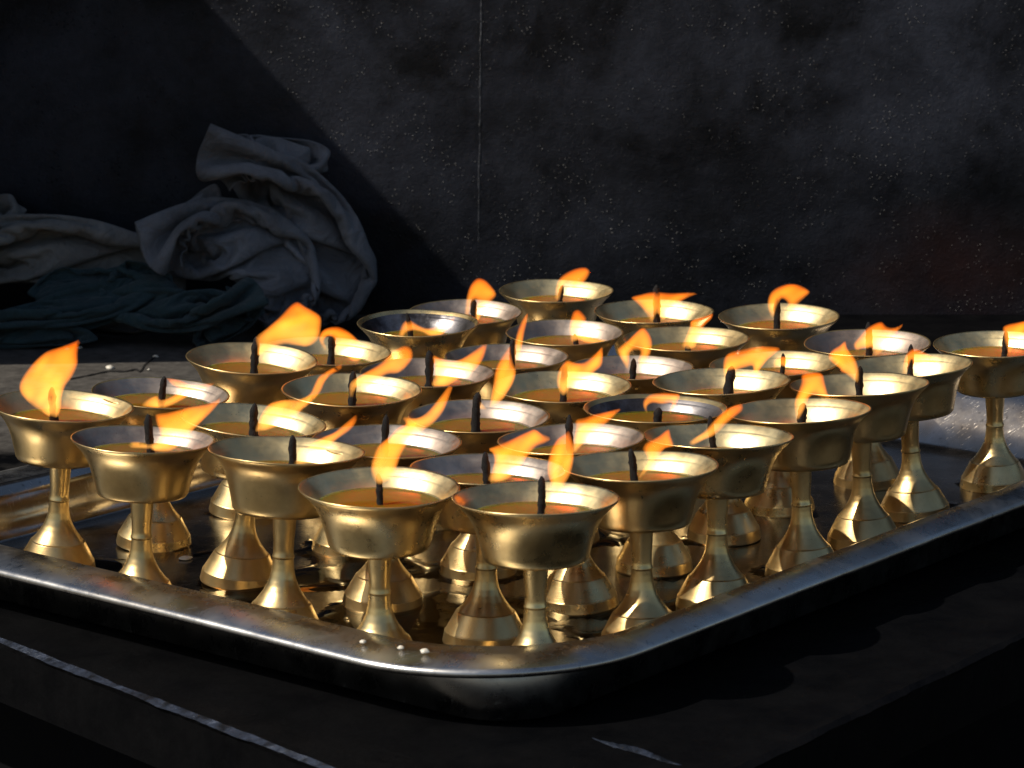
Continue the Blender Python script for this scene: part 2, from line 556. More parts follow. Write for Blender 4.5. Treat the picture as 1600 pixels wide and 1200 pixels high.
# ------------------------------------------------------------------ tray
ang = R(51.3)
E1 = Vector((math.cos(ang), math.sin(ang))); E2 = Vector((-math.sin(ang), math.cos(ang)))
O_ = on_z(1310, 898, 0.30).xy; F_ = on_z(250, 965, 0.30).xy
T0 = E1 * (F_.dot(E1)) + E2 * (O_.dot(E2))
def tr(s, t):
    return T0 + E1 * s + E2 * t
def to_st(p):
    q = Vector((p[0], p[1])) - T0
    return q.dot(E1), q.dot(E2)
S0, S1, TT0, TT1 = 0.07, 9.15, -0.02, 6.42
def rrect(i0, i1, j0, j1, r, n=20, m=40):
    """rounded rectangle with per-side insets: front, back, right, left"""
    s0, s1, t0, t1 = S0 + i0, S1 - i1, TT0 + j0, TT1 - j1
    out = []
    cs = [(s0 + r, t0 + r, math.pi), (s1 - r, t0 + r, 1.5 * math.pi), (s1 - r, t1 - r, 0), (s0 + r, t1 - r, 0.5 * math.pi)]
    for ci, (cx, cy, a0) in enumerate(cs):
        for k in range(n + 1):
            a = a0 + (math.pi / 2) * k / n
            out.append((cx + r * math.cos(a), cy + r * math.sin(a)))
        nx = cs[(ci + 1) % 4]
        a1 = nx[2]
        e = (nx[0] + r * math.cos(a1), nx[1] + r * math.sin(a1))
        st = out[-1]
        for k in range(1, m):
            out.append((st[0] + (e[0] - st[0]) * k / m, st[1] + (e[1] - st[1]) * k / m))
    return out
loops = [  # insets front, back, right, left, radius, z
    (0.46, 1.0, 0.42, 0.80, 0.36, -0.035),
    (0.365, 0.85, 0.30, 0.68, 0.45, -0.030),
    (0.345, 0.55, 0.25, 0.62, 0.85, 0.20),
    (0.33, 0.42, 0.22, 0.54, 1.02, 0.268),
    (0.16, 0.20, 0.11, 0.18, 1.12, 0.262),
    (0.035, 0.04, 0.030, 0.04, 1.17, 0.225),
    (0.012, 0.012, 0.012, 0.012, 1.19, 0.215),
    (0.0, 0.0, 0.0, 0.0, 1.20, 0.228),
    (0.004, 0.004, 0.004, 0.004, 1.20, 0.246),
    (0.030, 0.03, 0.026, 0.03, 1.18, 0.256),
    (0.16, 0.20, 0.11, 0.18, 1.12, 0.288),
    (0.30, 0.37, 0.19, 0.50, 1.05, 0.300),
    (0.345, 0.45, 0.235, 0.58, 1.00, 0.285),
    (0.365, 0.53, 0.26, 0.63, 0.95, 0.235),
    (0.375, 0.70, 0.29, 0.655, 0.80, 0.12),
    (0.385, 0.83, 0.32, 0.675, 0.62, 0.02),
    (0.41, 0.90, 0.34, 0.70, 0.55, 0.004),
    (0.51, 1.0, 0.44, 0.80, 0.45, 0.0),
]
V, F = [], []
for (i0, i1, j0, j1, r, z) in loops:
    pts = rrect(i0, i1, j0, j1, r)
    for k, (s, t) in enumerate(pts):
        p = tr(s, t)
        ph = Vector((p.x * 0.6, p.y * 0.6, 0))
        dz = 0.012 * noise.noise(ph) if z > 0.15 else (0.0)
        # the back end of the tray stands a little higher
        hi = 1.0 + 0.25 * max(0, (s - 6.0) / 3.0) if z > 0.05 else 1.0
        V.append((p.x, p.y, (z if z < 0.05 else z * 1.27) * hi + dz))
n = len(pts)
for li in range(len(loops) - 1):
    for k in range(n):
        k2 = (k + 1) % n
        F.append((li * n + k, li * n + k2, (li + 1) * n + k2, (li + 1) * n + k))
fmt = [0] * len(F)
for k in range(n * (len(loops) - 3), n * (len(loops) - 1)):
    fmt[k] = 1
F.append(tuple(range((len(loops) - 1) * n, len(loops) * n)))
F.append(tuple(reversed(range(n))))
fmt += [1, 0]
for k in range(n * (len(loops) - 7), n * (len(loops) - 3)):
    fmt[k] = 2
tray = mesh_obj('serving_tray', V, F, [MAT['steel'], MAT['steel_floor'], MAT['steel_wall']], fm=fmt)
tag(tray, 'large stainless steel tray with rolled lip and rounded corners holding the lamps', 'tray')
# stamped crease lines along the foot of the left and back walls are part of the tray mesh

# ------------------------------------------------------------------ lamps
BOWL_OUT = [(0.072, 0.742), (0.20, 0.742), (0.292, 0.744), (0.309, 0.749), (0.320, 0.766), (0.329, 0.81), (0.341, 0.86), (0.357, 0.92), (0.378, 0.98),
            (0.405, 1.033), (0.424, 1.059), (0.436, 1.073), (0.458, 1.095), (0.480, 1.116), (0.496, 1.132), (0.500, 1.1385), (0.498, 1.1435), (0.492, 1.1440)]
BOWL_WIDE = [(0.072, 0.742), (0.20, 0.742), (0.302, 0.744), (0.324, 0.750), (0.338, 0.768), (0.346, 0.81), (0.356, 0.86), (0.369, 0.92), (0.385, 0.98),
             (0.406, 1.033), (0.424, 1.062), (0.437, 1.078), (0.458, 1.098), (0.480, 1.117), (0.496, 1.132), (0.500, 1.1385), (0.498, 1.1435), (0.492, 1.1440)]
BOWL_IN = [(0.492, 1.1440), (0.484, 1.1385), (0.464, 1.118), (0.446, 1.1005), (0.4425, 1.0960), (0.4405, 1.0945), (0.430, 1.083), (0.405, 1.050), (0.380, 1.010), (0.355, 0.95),
           (0.335, 0.88), (0.322, 0.82), (0.305, 0.785), (0.27, 0.768), (0.15, 0.763), (0.0001, 0.762)]
def shallow(prof):
    return [(a, b if b > 1.05 else 1.05 + (b - 1.05) * 0.90) for a, b in prof]
BOWL_OUT, BOWL_WIDE, BOWL_IN = shallow(BOWL_OUT), shallow(BOWL_WIDE), shallow(BOWL_IN)
STEM = [(0.088, 0.775), (0.080, 0.748), (0.074, 0.71), (0.071, 0.66), (0.066, 0.60), (0.064, 0.54), (0.0655, 0.51), (0.071, 0.500), (0.071, 0.490), (0.066, 0.486)]
BASE = [(0.0665, 0.4855), (0.068, 0.455), (0.073, 0.41), (0.083, 0.365), (0.099, 0.325), (0.121, 0.285), (0.150, 0.245), (0.171, 0.220), (0.1775, 0.213),
        (0.1800, 0.212), (0.1860, 0.2085), (0.1880, 0.2050), (0.190, 0.2015), (0.2490, 0.090), (0.2530, 0.0825), (0.2555, 0.0815), (0.2575, 0.0780), (0.2585, 0.072),
        (0.2660, 0.026), (0.2690, 0.012), (0.266, 0.0), (0.24, 0.0), (0.235, 0.01), (0.05, 0.20)]

def dense(prof, k=3):
    out = []
    for i in range(len(prof) - 1):
        (a, b), (c, d) = prof[i], prof[i + 1]
        for j in range(k):
            out.append((a + (c - a) * j / k, b + (d - b) * j / k))
    out.append(prof[-1])
    return out

def wobble(V, amp, seed):
    out = []
    for (x, y, z) in V:
        nn = noise.noise(Vector((x * 2.2 + seed, y * 2.2, z * 2.2))) * amp
        r = math.hypot(x, y) + 1e-6
        out.append((x * (1 + nn * 0.5 / r * 1.0) if r > 0.05 else x, y * (1 + nn * 0.5 / r) if r > 0.05 else y, z + nn * 0.6 * min(1, r * 2)))
    return out

def bowl_mesh(inner, seed):
    prof = (BOWL_WIDE if seed > 7 else BOWL_OUT) + BOWL_IN[1:]
    V, F = lathe(prof, 112, close_bottom=True)
    no = (len(BOWL_OUT) + (3 if inner == 'soot_inner' else 2) - 1 - 0) * 112
    fm = [0 if i < no - 112 else 1 for i in range(len(F))]
    fm[-1] = 0
    return mesh_obj('bowl', wobble(V, 0.012, seed), F, [MAT['brass'], MAT[inner]], fm=fm)

protos = {}
def proto(kind, seed):
    key = (kind, seed)
    if key not in protos:
        protos[key] = bowl_mesh(kind, seed * 5.3)
        return protos[key]
    c = protos[key].copy()
    COL.objects.link(c)
    return c
V, F = lathe(STEM, 48)
F = [f[::-1] for f in F]
stem_proto = [mesh_obj('stem', V, F, MAT['brass']), True]
V, F = lathe(dense(BASE, 4), 96)
F = [f[::-1] for f in F]
base_proto = [mesh_obj('base', V, F, MAT['brass']), True]
def take(pr_):
    if pr_[1]:
        pr_[1] = False
        return pr_[0]
    c = pr_[0].copy()
    COL.objects.link(c)
    return c

def inner_radius(z):
    for i in range(len(BOWL_IN) - 1):
        (r0, z0), (r1, z1) = BOWL_IN[i], BOWL_IN[i + 1]
        if z1 <= z <= z0 and z0 > z1:
            return r0 + (r1 - r0) * (z0 - z) / (z0 - z1)
    return 0.4

def flame_mesh(outline, Y, seed, pscale):
    """a tongue of flame: rounded thin at its edge, thicker inside, with streaks along its length"""
    n = len(outline)
    P = [Vector(p) for p in outline]
    B = []
    for a in range(n):
        p0, p1, p2, p3 = P[a - 1], P[a], P[(a + 1) % n], P[(a + 2) % n]
        for k in range(3):
            t = k / 3
            B.append(0.5 * ((2 * p1) + (p2 - p0) * t + (2 * p0 - 5 * p1 + 4 * p2 - p3) * t * t + (3 * p1 - p0 - 3 * p2 + p3) * t ** 3))
    nb = len(B)
    def dist(q):
        best = 1e9
        for a in range(nb):
            A_, C_ = B[a], B[(a + 1) % nb]
            d = C_ - A_
            tt = max(0.0, min(1.0, (q - A_).dot(d) / max(d.length_squared, 1e-9)))
            best = min(best, (q - (A_ + d * tt)).length)
        return best
    def inside(q):
        c = False
        for a in range(nb):
            A_, C_ = B[a], B[(a + 1) % nb]
            if (A_.y > q.y) != (C_.y > q.y) and q.x < (C_.x - A_.x) * (q.y - A_.y) / (C_.y - A_.y) + A_.x:
                c = not c
        return c
    x0 = min(b.x for b in B); x1 = max(b.x for b in B); y0 = min(b.y for b in B); y1 = max(b.y for b in B)
    step = max(2.0, math.sqrt((x1 - x0) * (y1 - y0)) / 22)
    pts = list(B)
    yy, row = y0 + step / 2, 0
    while yy < y1:
        xx = x0 + (step / 2 if row % 2 else 0)
        while xx < x1:
            q = Vector((xx, yy))
            if inside(q) and dist(q) > step * 0.45:
                pts.append(q)
            xx += step
        yy += step * 0.87
        row += 1
    res = geometry.delaunay_2d_cdt(pts, [(a, (a + 1) % nb) for a in range(nb)], [], 1, 1e-4)
    vs_, tris = res[0], res[2]
    ax = (P[n // 2] - P[0]).normalized() if (P[n // 2] - P[0]).length > 1 else Vector((0, 1))
    V, F, top_i, bot_i = [], [], {}, {}
    for a, q in enumerate(vs_):
        d = dist(q)
        along = q.dot(ax); across = q.x * ax.y - q.y * ax.x
        st = 0.85 + 0.55 * noise.noise(Vector((across * 0.07 + seed * 3.1, along * 0.022, seed)))
        root_ = min(1.0, 0.35 + (q - P[0]).length / 30.0)
        hz = 0.052 * (1 - math.exp(-(d / 7.0) ** 1.25)) * max(0.35, min(1.2, st)) * root_ * (1.0 - 0.22 * min(1.0, max(0.0, d - 9) / 14.0))
        c = on_y(q.x, q.y, Y)
        sway = 0.05 * noise.noise(Vector((q.x * 0.03, q.y * 0.03, seed * 1.7)))
        top_i[a] = len(V); V.append((c.x, Y - hz + sway, c.z))
        if d < 0.02:
            bot_i[a] = top_i[a]
        else:
            bot_i[a] = len(V); V.append((c.x, Y + hz + sway, c.z))
    for t3 in tris:
        if all(top_i[a] == bot_i[a] for a in t3):
            continue
        F.append(tuple(top_i[a] for a in reversed(t3)))      # outline runs clockwise once y points up
        F.append(tuple(bot_i[a] for a in t3))
    return V, F

# one record per lamp: rim centre and ellipse in the survey of the photograph, base offset, inner finish, oil depth, wick, flame, label
LAMPS = [
 dict(rim=(835,778,.194), bx=838, inn='brass_inner', oil=.115, wick=(846,744,842,799,13), fl=[(868,776),(861,760),(855,740),(855,722),(861,702),(870,686),(882,677),(889,673),(893,682),(897,698),(897,718),(893,738),(886,752),(877,768)],
      label='brass lamp in the near rounded corner of the tray, lowest in the picture'),
 dict(rim=(1000,727,.19), bx=1004, inn='brass_inner', oil=.12, wick=(988,701,993,748,12), fl=[(997,750),(1004,735),(1012,718),(1004,704),(1010,692),(1028,680),(1045,671),(1049,683),(1053,697),(1040,700),(1030,712),(1014,733),(1003,748)],
      label='brass lamp with ragged crooked wick, second along the right lip'),
 dict(rim=(1118,681,.16), bx=1118, inn='brass_inner', oil=.15, wick=(1112,650,1119,697,11), fl=[(1077,693),(1083,687),(1098,674),(1115,655),(1133,640),(1148,633),(1160,632),(1161,642),(1150,652),(1135,664),(1118,678),(1100,688),(1086,698),(1079,698)],
      label='brass lamp whose slim flame slants across its leaning wick, third along the right lip'),
 dict(rim=(1247,641,.157), bx=1256, inn='brass_inner', oil=.17, wick=(1256,630,1252,656,15), fl=[(1242,652),(1240,630),(1245,612),(1251,597),(1253,585),(1270,582),(1286,585),(1290,600),(1294,615),(1298,622),(1283,620),(1268,618),(1261,630),(1254,645),(1247,656)],
      label='brass lamp with a broad upright flame around a stubby wick, fourth along the right lip'),
 dict(rim=(1343,600,.155), bx=1350, inn='brass_inner', oil=.17, wick=(1342,572,1346,613,12), fl=[(1340,598),(1325,588),(1310,575),(1297,565),(1294,556),(1300,546),(1312,538),(1321,532),(1324,542),(1330,552),(1338,562),(1342,578)],
      label='brass lamp with knobbly wick and flame blown left, fifth along right lip'),
 dict(rim=(1411,571,.165), bx=1431, inn='brass_inner', oil=.19, wick=(1421,538,1424,587,10), fl=[(1408,584),(1410,570),(1414,555),(1422,546),(1432,544),(1446,551),(1460,558),(1470,563),(1460,572),(1450,582),(1442,588),(1432,584),(1426,572),(1424,562),(1420,572),(1416,584)],
      label='brass lamp leaning to the left on its foot, sixth along the right lip'),
 dict(rim=(1555,537,.22), bx=1556, inn='brass_inner', oil=.115, wick=(1571,517,1566,557,10), fl=[(1572,545),(1566,515),(1572,507),(1588,503),(1610,500),(1628,494),(1615,515),(1598,530),(1583,545),(1577,552)],
      label='brass lamp cut by the right frame edge, foot clear before the steel wall'),
 dict(rim=(595,761,.198), bx=578, inn='brass_inner', oil=.115, wick=(593,740,592,783,11), fl=[(581,745),(579,730),(583,712),(592,695),(608,681),(622,668),(640,660),(655,655),(648,672),(638,692),(627,712),(620,732),(612,748),(600,756),(590,756)],
      label='brass lamp with tall broad flame, next left of the near corner lamp'),
 dict(rim=(763,733,.193), bx=757, inn='dull_inner', oil=.12, wick=(761,706,760,753,12), fl=[(762,751),(768,735),(772,720),(768,706),(759,701),(780,692),(805,682),(825,673),(836,669),(848,677),(862,684),(852,692),(838,700),(825,716),(812,733),(797,748),(780,754)],
      label='grey lined lamp with wide sail shaped flame, behind the two front lamps'),
 dict(rim=(897,685,.208), bx=905, inn='dull_inner', oil=.13, wick=(891,648,894,705,12), fl=[(892,706),(895,688),(899,668),(899,656),(915,652),(935,647),(955,642),(972,638),(962,650),(950,662),(935,672),(922,684),(908,697),(900,706)],
      label='grey lined lamp left of the sooty mid tray lamp, wick tip glowing'),
 dict(rim=(1025,638,.196), bx=1022, inn='soot_inner', oil=.11, wick=(1028,637,1028,660,14), fl=[(1017,651),(1008,643),(1004,632),(1008,623),(1020,616),(1038,613),(1055,614),(1063,617),(1060,628),(1050,642),(1044,648),(1047,636),(1048,630),(1035,632),(1020,631),(1012,636),(1013,644)],
      label='soot blackened lamp with a small curled flame over a stub wick, mid tray'),
 dict(rim=(1127,595,.192), bx=1132, inn='brass_inner', oil=.14, wick=(1141,572,1135,614,15), fl=[(1133,600),(1130,580),(1130,563),(1137,552),(1155,546),(1180,541),(1205,541),(1222,546),(1212,553),(1200,562),(1190,574),(1182,586),(1176,583),(1175,572),(1166,574),(1152,580),(1143,592),(1139,602)],
      label='brass lamp with flame streaming right from thick wick, behind sooty mid tray lamp'),
 dict(rim=(1213,568,.195), bx=1219, inn='brass_inner', oil=.12, wick=(1222,552,1220,583,8), fl=[(1209,577),(1208,567),(1214,559),(1225,556),(1236,559),(1240,568),(1236,576),(1226,574),(1217,573)],
      label='brass lamp with the smallest flame, a round mushroom shape'),
 dict(rim=(1355,535,.225), bx=1358, inn='dull_inner', oil=.15, wick=(1358,503,1357,557,11), fl=[(1366,557),(1362,548),(1350,545),(1338,548),(1333,538),(1342,526),(1352,514),(1365,506),(1378,503),(1386,510),(1398,511),(1415,504),(1406,514),(1396,526),(1388,542),(1376,553),(1369,558)],
      label='grey lined lamp with forked flame and glowing wick tip, beside the rightmost lamp'),
 dict(rim=(449,703,.165), bx=439, inn='brass_inner', oil=.14, wick=(460,680,453,720,13), fl=[(458,724),(470,710),(480,698),(492,688),(505,682),(520,676),(535,664),(548,654),(558,648),(557,660),(548,672),(532,684),(515,698),(498,712),(482,722),(468,727)],
      label='brass lamp with thin slanting flame, middle of the left lip row'),
 dict(rim=(603,689,.225), bx=597, inn='dull_inner', oil=.12, wick=(606,648,598,705,12), fl=[(619,649),(632,650),(650,652),(665,645),(680,628),(693,612),(702,603),(710,597),(706,612),(700,628),(692,645),(680,660),(665,672),(645,682),(620,690),(605,692),(612,680),(630,668),(632,658)],
      label='grey lined lamp with long thin streaming flame, behind the tall broad flame'),
 dict(rim=(747,650,.243), bx=746, inn='dull_inner', oil=.12, wick=(746,613,743,673,15), fl=[(762,640),(766,622),(770,600),(773,580),(780,562),(790,548),(797,538),(799,552),(802,565),(807,580),(803,598),(795,612),(785,626),(768,638),(752,642),(744,636),(752,628)],
      label='grey lined lamp with the thickest tall black wick, at the centre of the tray'),
 dict(rim=(878,603,.24), bx=879, inn='brass_inner', oil=.12, wick=(880,565,881,628,11), fl=[(876,616),(870,603),(870,588),(876,572),(886,562),(900,566),(912,565),(925,556),(935,547),(941,541),(943,555),(941,572),(930,582),(918,595),(910,612),(900,606),(893,602),(888,612),(882,618)],
      label='brass lamp with flame wrapping its wick, right behind the thickest wick lamp'),
 dict(rim=(986,574,.193), bx=988, inn='dull_inner', oil=.13, wick=(988,560,986,593,10), fl=[(980,578),(970,562),(964,548),(968,541),(978,533),(990,522),(1003,512),(1012,517),(1019,530),(1019,546),(1012,562),(1000,574),(996,562),(1000,550),(993,548),(985,552),(985,566)],
      label='grey lined lamp with double lobed flame, between two bright brass bowls'),
 dict(rim=(1072,529,.2), bx=1074, inn='brass_inner', oil=.12, wick=(1074,539,1074,550,10), fl=[(1064,541),(1070,528),(1077,512),(1079,502),(1090,496),(1103,492),(1114,489),(1112,498),(1103,508),(1095,520),(1090,534),(1087,543),(1075,546)],
      label='brass lamp with a wick burnt down to the oil and flame bending right'),
 dict(rim=(1217,494,.226), bx=1218, inn='brass_inner', oil=.13, wick=(1216,466,1212,512,11), fl=[(1206,498),(1200,484),(1199,470),(1204,457),(1216,448),(1235,443),(1252,446),(1266,456),(1260,464),(1248,474),(1238,486),(1230,500),(1227,488),(1230,474),(1222,468),(1216,478),(1213,492)],
      label='brass lamp at the back right, hook shaped flame against the black wall'),
 dict(rim=(224,686,.185), bx=218, inn='dull_inner', oil=.11, wick=(234,647,236,699,14), fl=[(199,697),(206,689),(220,690),(232,694),(243,690),(250,680),(244,662),(242,648),(262,644),(285,638),(310,633),(335,627),(355,614),(345,628),(335,640),(320,655),(300,676),(285,692),(268,704),(248,706),(225,702),(208,700)],
      label='brass lamp with large flame streaming right, second from the left'),
 dict(rim=(396,655,.215), bx=370, inn='brass_inner', oil=.12, wick=(398,630,396,678,14), fl=[(398,674),(404,655),(412,640),(422,630),(445,624),(470,622),(484,614),(490,602),(498,588),(515,576),(535,568),(548,565),(535,576),(518,586),(508,598),(502,612),(490,626),(478,637),(460,652),(442,664),(422,671),(408,674)],
      label='brass lamp with an S shaped flame, behind the middle lamp of the left row'),
 dict(rim=(550,608,.245), bx=545, inn='brass_inner', oil=.12, wick=(550,580,551,631,13), fl=[(546,620),(546,600),(556,590),(575,578),(595,566),(615,548),(632,539),(644,545),(645,560),(636,573),(622,583),(605,585),(590,594),(578,607),(566,604),(557,607),(552,620)],
      label='brass lamp with bright interior and straight slanting flame, behind the S shaped flame'),
 dict(rim=(668,582,.22), bx=668, inn='dull_inner', oil=.12, wick=(668,548,672,603,14), fl=[(672,604),(678,590),(678,572),(674,555),(690,559),(706,562),(722,559),(740,548),(760,537),(759,552),(752,568),(742,580),(728,588),(712,596),(695,605)],
      label='grey lined lamp with tall wick and swooping flame, in front of the sooty rimmed bowl'),
 dict(rim=(790,557,.21), bx=790, inn='dull_inner', oil=.12, wick=(800,530,798,572,10), fl=[(804,568),(803,552),(804,534),(808,516),(815,500),(825,489),(824,504),(820,520),(817,538),(812,558)],
      label='grey lined lamp with narrow upright flame, mostly hidden behind the thickest wick lamp'),
 dict(rim=(882,519,.25), bx=882, inn='dull_inner', oil=.12, wick=(900,522,900,545,9), fl=[(892,534),(889,512),(892,496),(896,487),(904,484),(912,490),(917,498),(914,506),(916,514),(926,523),(940,529),(950,531),(942,537),(928,538),(914,536),(904,532)],
      label='grey lined lamp with L shaped flame, directly in front of the farthest lamp'),
 dict(rim=(1022,486,.213), bx=1022, inn='brass_inner', oil=.14, wick=(1028,445,1026,505,12), fl=[(1016,502),(1004,484),(994,474),(986,465),(1000,460),(1017,456),(1040,457),(1065,457),(1092,458),(1078,465),(1060,474),(1048,484),(1040,498),(1034,500),(1027,490),(1021,502)],
      label='brass lamp with a flat T shaped flame spreading both ways in the far row'),
 dict(rim=(99,633,.225), bx=86, inn='brass_inner', oil=.12, wick=(82,605,87,657,13), fl=[(60,640),(40,625),(31,612),(32,595),(42,578),(58,560),(75,547),(98,540),(118,532),(131,527),(124,540),(122,555),(122,570),(114,588),(104,602),(98,620),(96,638),(90,652),(76,652)],
      label='brass lamp at the left frame edge with a big leaf shaped flame'),
 dict(rim=(250,613,.225), bx=237, inn='dull_inner', oil=.11, wick=(255,588,251,641,12), fl=[(224,637),(222,630),(232,622),(246,617),(252,624),(268,618),(280,608),(268,600),(260,590),(282,593),(300,601),(318,599),(342,597),(325,606),(305,613),(288,624),(268,635),(245,641)],
      label='grey lined lamp with a thin forked flame, just behind the leftmost two lamps'),
 dict(rim=(395,559,.24), bx=380, inn='brass_inner', oil=.13, wick=(398,526,395,584,13), fl=[(399,527),(415,514),(435,496),(452,478),(465,471),(478,478),(490,485),(502,496),(502,515),(497,532),(480,542),(462,540),(445,538),(425,544),(404,556),(402,542)],
      label='brass lamp with kite shaped flame, in front of the draped grey rag'),
 dict(rim=(510,548,.225), bx=503, inn='brass_inner', oil=.13, wick=(517,520,515,569,12), fl=[(508,550),(500,537),(498,526),(504,515),(515,510),(530,510),(545,517),(558,528),(570,541),(571,553),(563,563),(550,563),(538,557),(524,553),(522,540),(520,528),(512,526),(507,533),(511,545)],
      label='brass lamp with arching flame curling over its wick, right of the kite shaped flame'),
 dict(rim=(653,504,.245), bx=653, inn='soot_inner', oil=.15, wick=(637,489,645,527,9), fl=[(622,526),(625,512),(632,502),(642,501),(655,508),(668,512),(685,508),(700,500),(712,494),(708,504),(700,514),(690,524),(672,526),(660,520),(645,517),(635,520),(630,528)],
      label='lamp with crusty soot blackened rim and low flame, left in the far rows'),
 dict(rim=(727,487,.24), bx=727, inn='dull_inner', oil=.12, wick=(742,466,739,506,10), fl=[(725,494),(727,474),(731,454),(738,440),(748,434),(762,440),(776,459),(768,472),(757,486),(748,502),(742,504),(742,488),(744,470),(738,472),(735,486),(731,498)],
      label='grey lined lamp with a tall rounded flame, left neighbour of the farthest lamp'),
 dict(rim=(869,454,.21), bx=869, inn='brass_inner', oil=.13, wick=(880,446,871,472,9), fl=[(866,466),(868,448),(873,435),(884,426),(900,420),(915,418),(922,424),(919,434),(910,445),(898,456),(889,464),(890,452),(890,444),(882,446),(878,456),(874,470)],
      label='brass lamp farthest back, highest rim in the picture'),
]

DEPTH = [-0.08, -0.04, -0.01, -0.05, -0.13, 0.02, 0.0, -0.07, 0.13, 0.05, 0.02, -0.09, 0.09, 0.06, -0.28, 0.14, 0.14, 0.0, 0.1, 0.0, 0.0, -0.04, 0.04, -0.17, 0.02, 0.15, 0.0, 0.0, -0.14, 0.14, -0.24, 0.24, -0.16, 0.16, 0.0]
SIDE = [2, 1, 4, 1, 0, 4, 0, -2, 0, -4, -1, 0, -3, 0, -1, 1, 1, 0, 0, 0, 0, 0, 0, -1, 0, 1, 0, 0, -1, 1, -1, 1, 0, 0, 0]
WIDE = [0.985, 0.974, 0.985, 0.985, 0.985, 0.985, 0.953, 0.968, 0.985, 0.964, 0.985, 0.985, 0.973, 0.985, 0.985, 0.98, 0.962, 0.985, 0.929, 0.985, 0.985, 0.93, 0.983, 0.985, 0.985, 0.939, 0.926, 0.985, 0.963, 0.976, 0.985, 0.985, 0.974, 0.944, 0.985]     # small differences in height, place and width from lamp to lamp
rnd = random.Random(4)
FEET = []
for idx, L in enumerate(LAMPS):
    u, v, ratio = L['rim']
    u += SIDE[idx]
    rimc = on_z(u, v, HL)
    rimc += (rimc - Vector((0, 0, CAMZ))).normalized() * DEPTH[idx]
    px_per = FPX / (rimc.y * CP + (CAMZ - HL) * SP)
    elev = math.atan2(CAMZ - HL, rimc.y)
    alpha = max(-R(3.2), min(R(2.8), (math.asin(ratio) - elev) * 0.8))     # leans towards (+) or away (-) from the viewer
    # lean sideways from the measured foot
    foot_px = on_z(u, v + HL * px_per, 0)
    bxw = (L['bx'] - 800) / FPX * (rimc.y * CP + CAMZ * SP)
    beta = max(-R(6), min(R(6), math.atan2(rimc.x - bxw, HL) * 0.9))
    rot = Matrix.Rotation(beta, 3, 'Y') @ Matrix.Rotation(alpha, 3, 'X')
    top_off = rot @ Vector((0, 0, rimc.z))
    foot = rimc - top_off
    fs, ft = to_st(foot)
    cs_, ct_ = max(fs, 0.745), max(ft, 0.62)          # keep every foot on the flat of the tray
    if (cs_, ct_) != (fs, ft):
        q = tr(cs_, ct_)
        foot = Vector((q.x, q.y, 0))
    axis = (rimc - foot)
    rot = Vector((0, 0, 1)).rotation_difference(axis.normalized()).to_matrix()
    lift = 0.0
    root = empty('butter_lamp', (foot.x, foot.y, lift))
    spin = rnd.uniform(0, 6.28)
    root.rotation_euler = rot.to_euler()
    zsc = axis.length / HL
    tag(root, L['label'], 'butter lamp', 'lit butter lamps standing on the tray')
    FEET.append(Vector((foot.x, foot.y)))
    bowl = proto(L['inn'], rnd.randint(0, 2)); bowl.parent = root; bowl.rotation_euler.z = spin; bowl.scale = (WIDE[idx], WIDE[idx], zsc)
    st = take(stem_proto); st.parent = root; st.rotation_euler.z = spin; st.scale = (1, 1, zsc)
    bs = take(base_proto); bs.parent = root; bs.rotation_euler.z = spin; bs.scale = (1, 1, zsc)
    # oil with a raised meniscus where it meets metal
    zo = HL - L['oil'] + 0.010
    ro = (inner_radius(zo) - 0.003) * WIDE[idx]
    V, F = lathe([(0.001, 0), (0.15, 0), (ro * 0.8, 0), (ro * 0.95, 0.001), (ro, 0.004)] + [((inner_radius(zo - q) - 0.006) * WIDE[idx], -q) for q in (0.02, 0.05, 0.08, 0.12)] + [(0.001, -0.125)], 64)
    F = [f[::-1] for f in F]
    oil = mesh_obj('oil', V, F, MAT['oil'], root)
    oil.location.z = zo * zsc * S
    # wick
    xt, yt, xb, yb_, ww = L['wick']
    # the wick stands upright through the centre of the lamp, in the depth plane of the rim centre
    Y = rimc.y
    pt = on_y(xt, yt, Y); pb = on_y(xb, yb_, Y)
    bottom_z = (HL - L['oil'] - 0.16) * zsc
    dirv = (pt - pb)
    pb2 = Vector((pb.x, Y, min(pb.z, bottom_z)))
    n_ = 26
    rad = ww / px_per * 0.48
    V, F = [], []
    K = 12
    minv = (Matrix.Translation(root.location) @ root.rotation_euler.to_matrix().to_4x4()).inverted()
    for i in range(n_ + 1):
        t = i / n_
        c = pb2.lerp(pt, t)
        bend = 0.012 * math.sin(t * 3.1 + idx) * t
        r_ = rad * (1 + 0.22 * noise.noise(Vector((t * 9, idx * 3.3, 0)))) * (1 if t < 0.82 else math.sqrt(max(0.02, 1 - ((t - 0.82) / 0.185) ** 2)))
        for k in range(K):
            a = 2 * math.pi * k / K
            rr2 = r_ * (1 + 0.28 * noise.noise(Vector((math.cos(a) * 1.5 + idx, math.sin(a) * 1.5, t * 16))))
            V.append(minv @ (Vector((c.x + bend + rr2 * math.cos(a), c.y + rr2 * math.sin(a), c.z)) * S))
    for i in range(n_):
        for k in range(K):
            k2 = (k + 1) % K
            F.append((i * K + k, i * K + k2, (i + 1) * K + k2, (i + 1) * K + k))
    F.append(tuple(n_ * K + k for k in range(K))); F.append(tuple(reversed(range(K))))
    wick = mesh_obj('wick', V, F, MAT['wick'], root, scale=1.0)
    V, F = flame_mesh(L['fl'], Y - 0.03, idx, px_per)
    V = [minv @ (Vector(v_) * S) for v_ in V]
    fl = mesh_obj('flame', V, F, MAT['flame'], wick, scale=1.0)

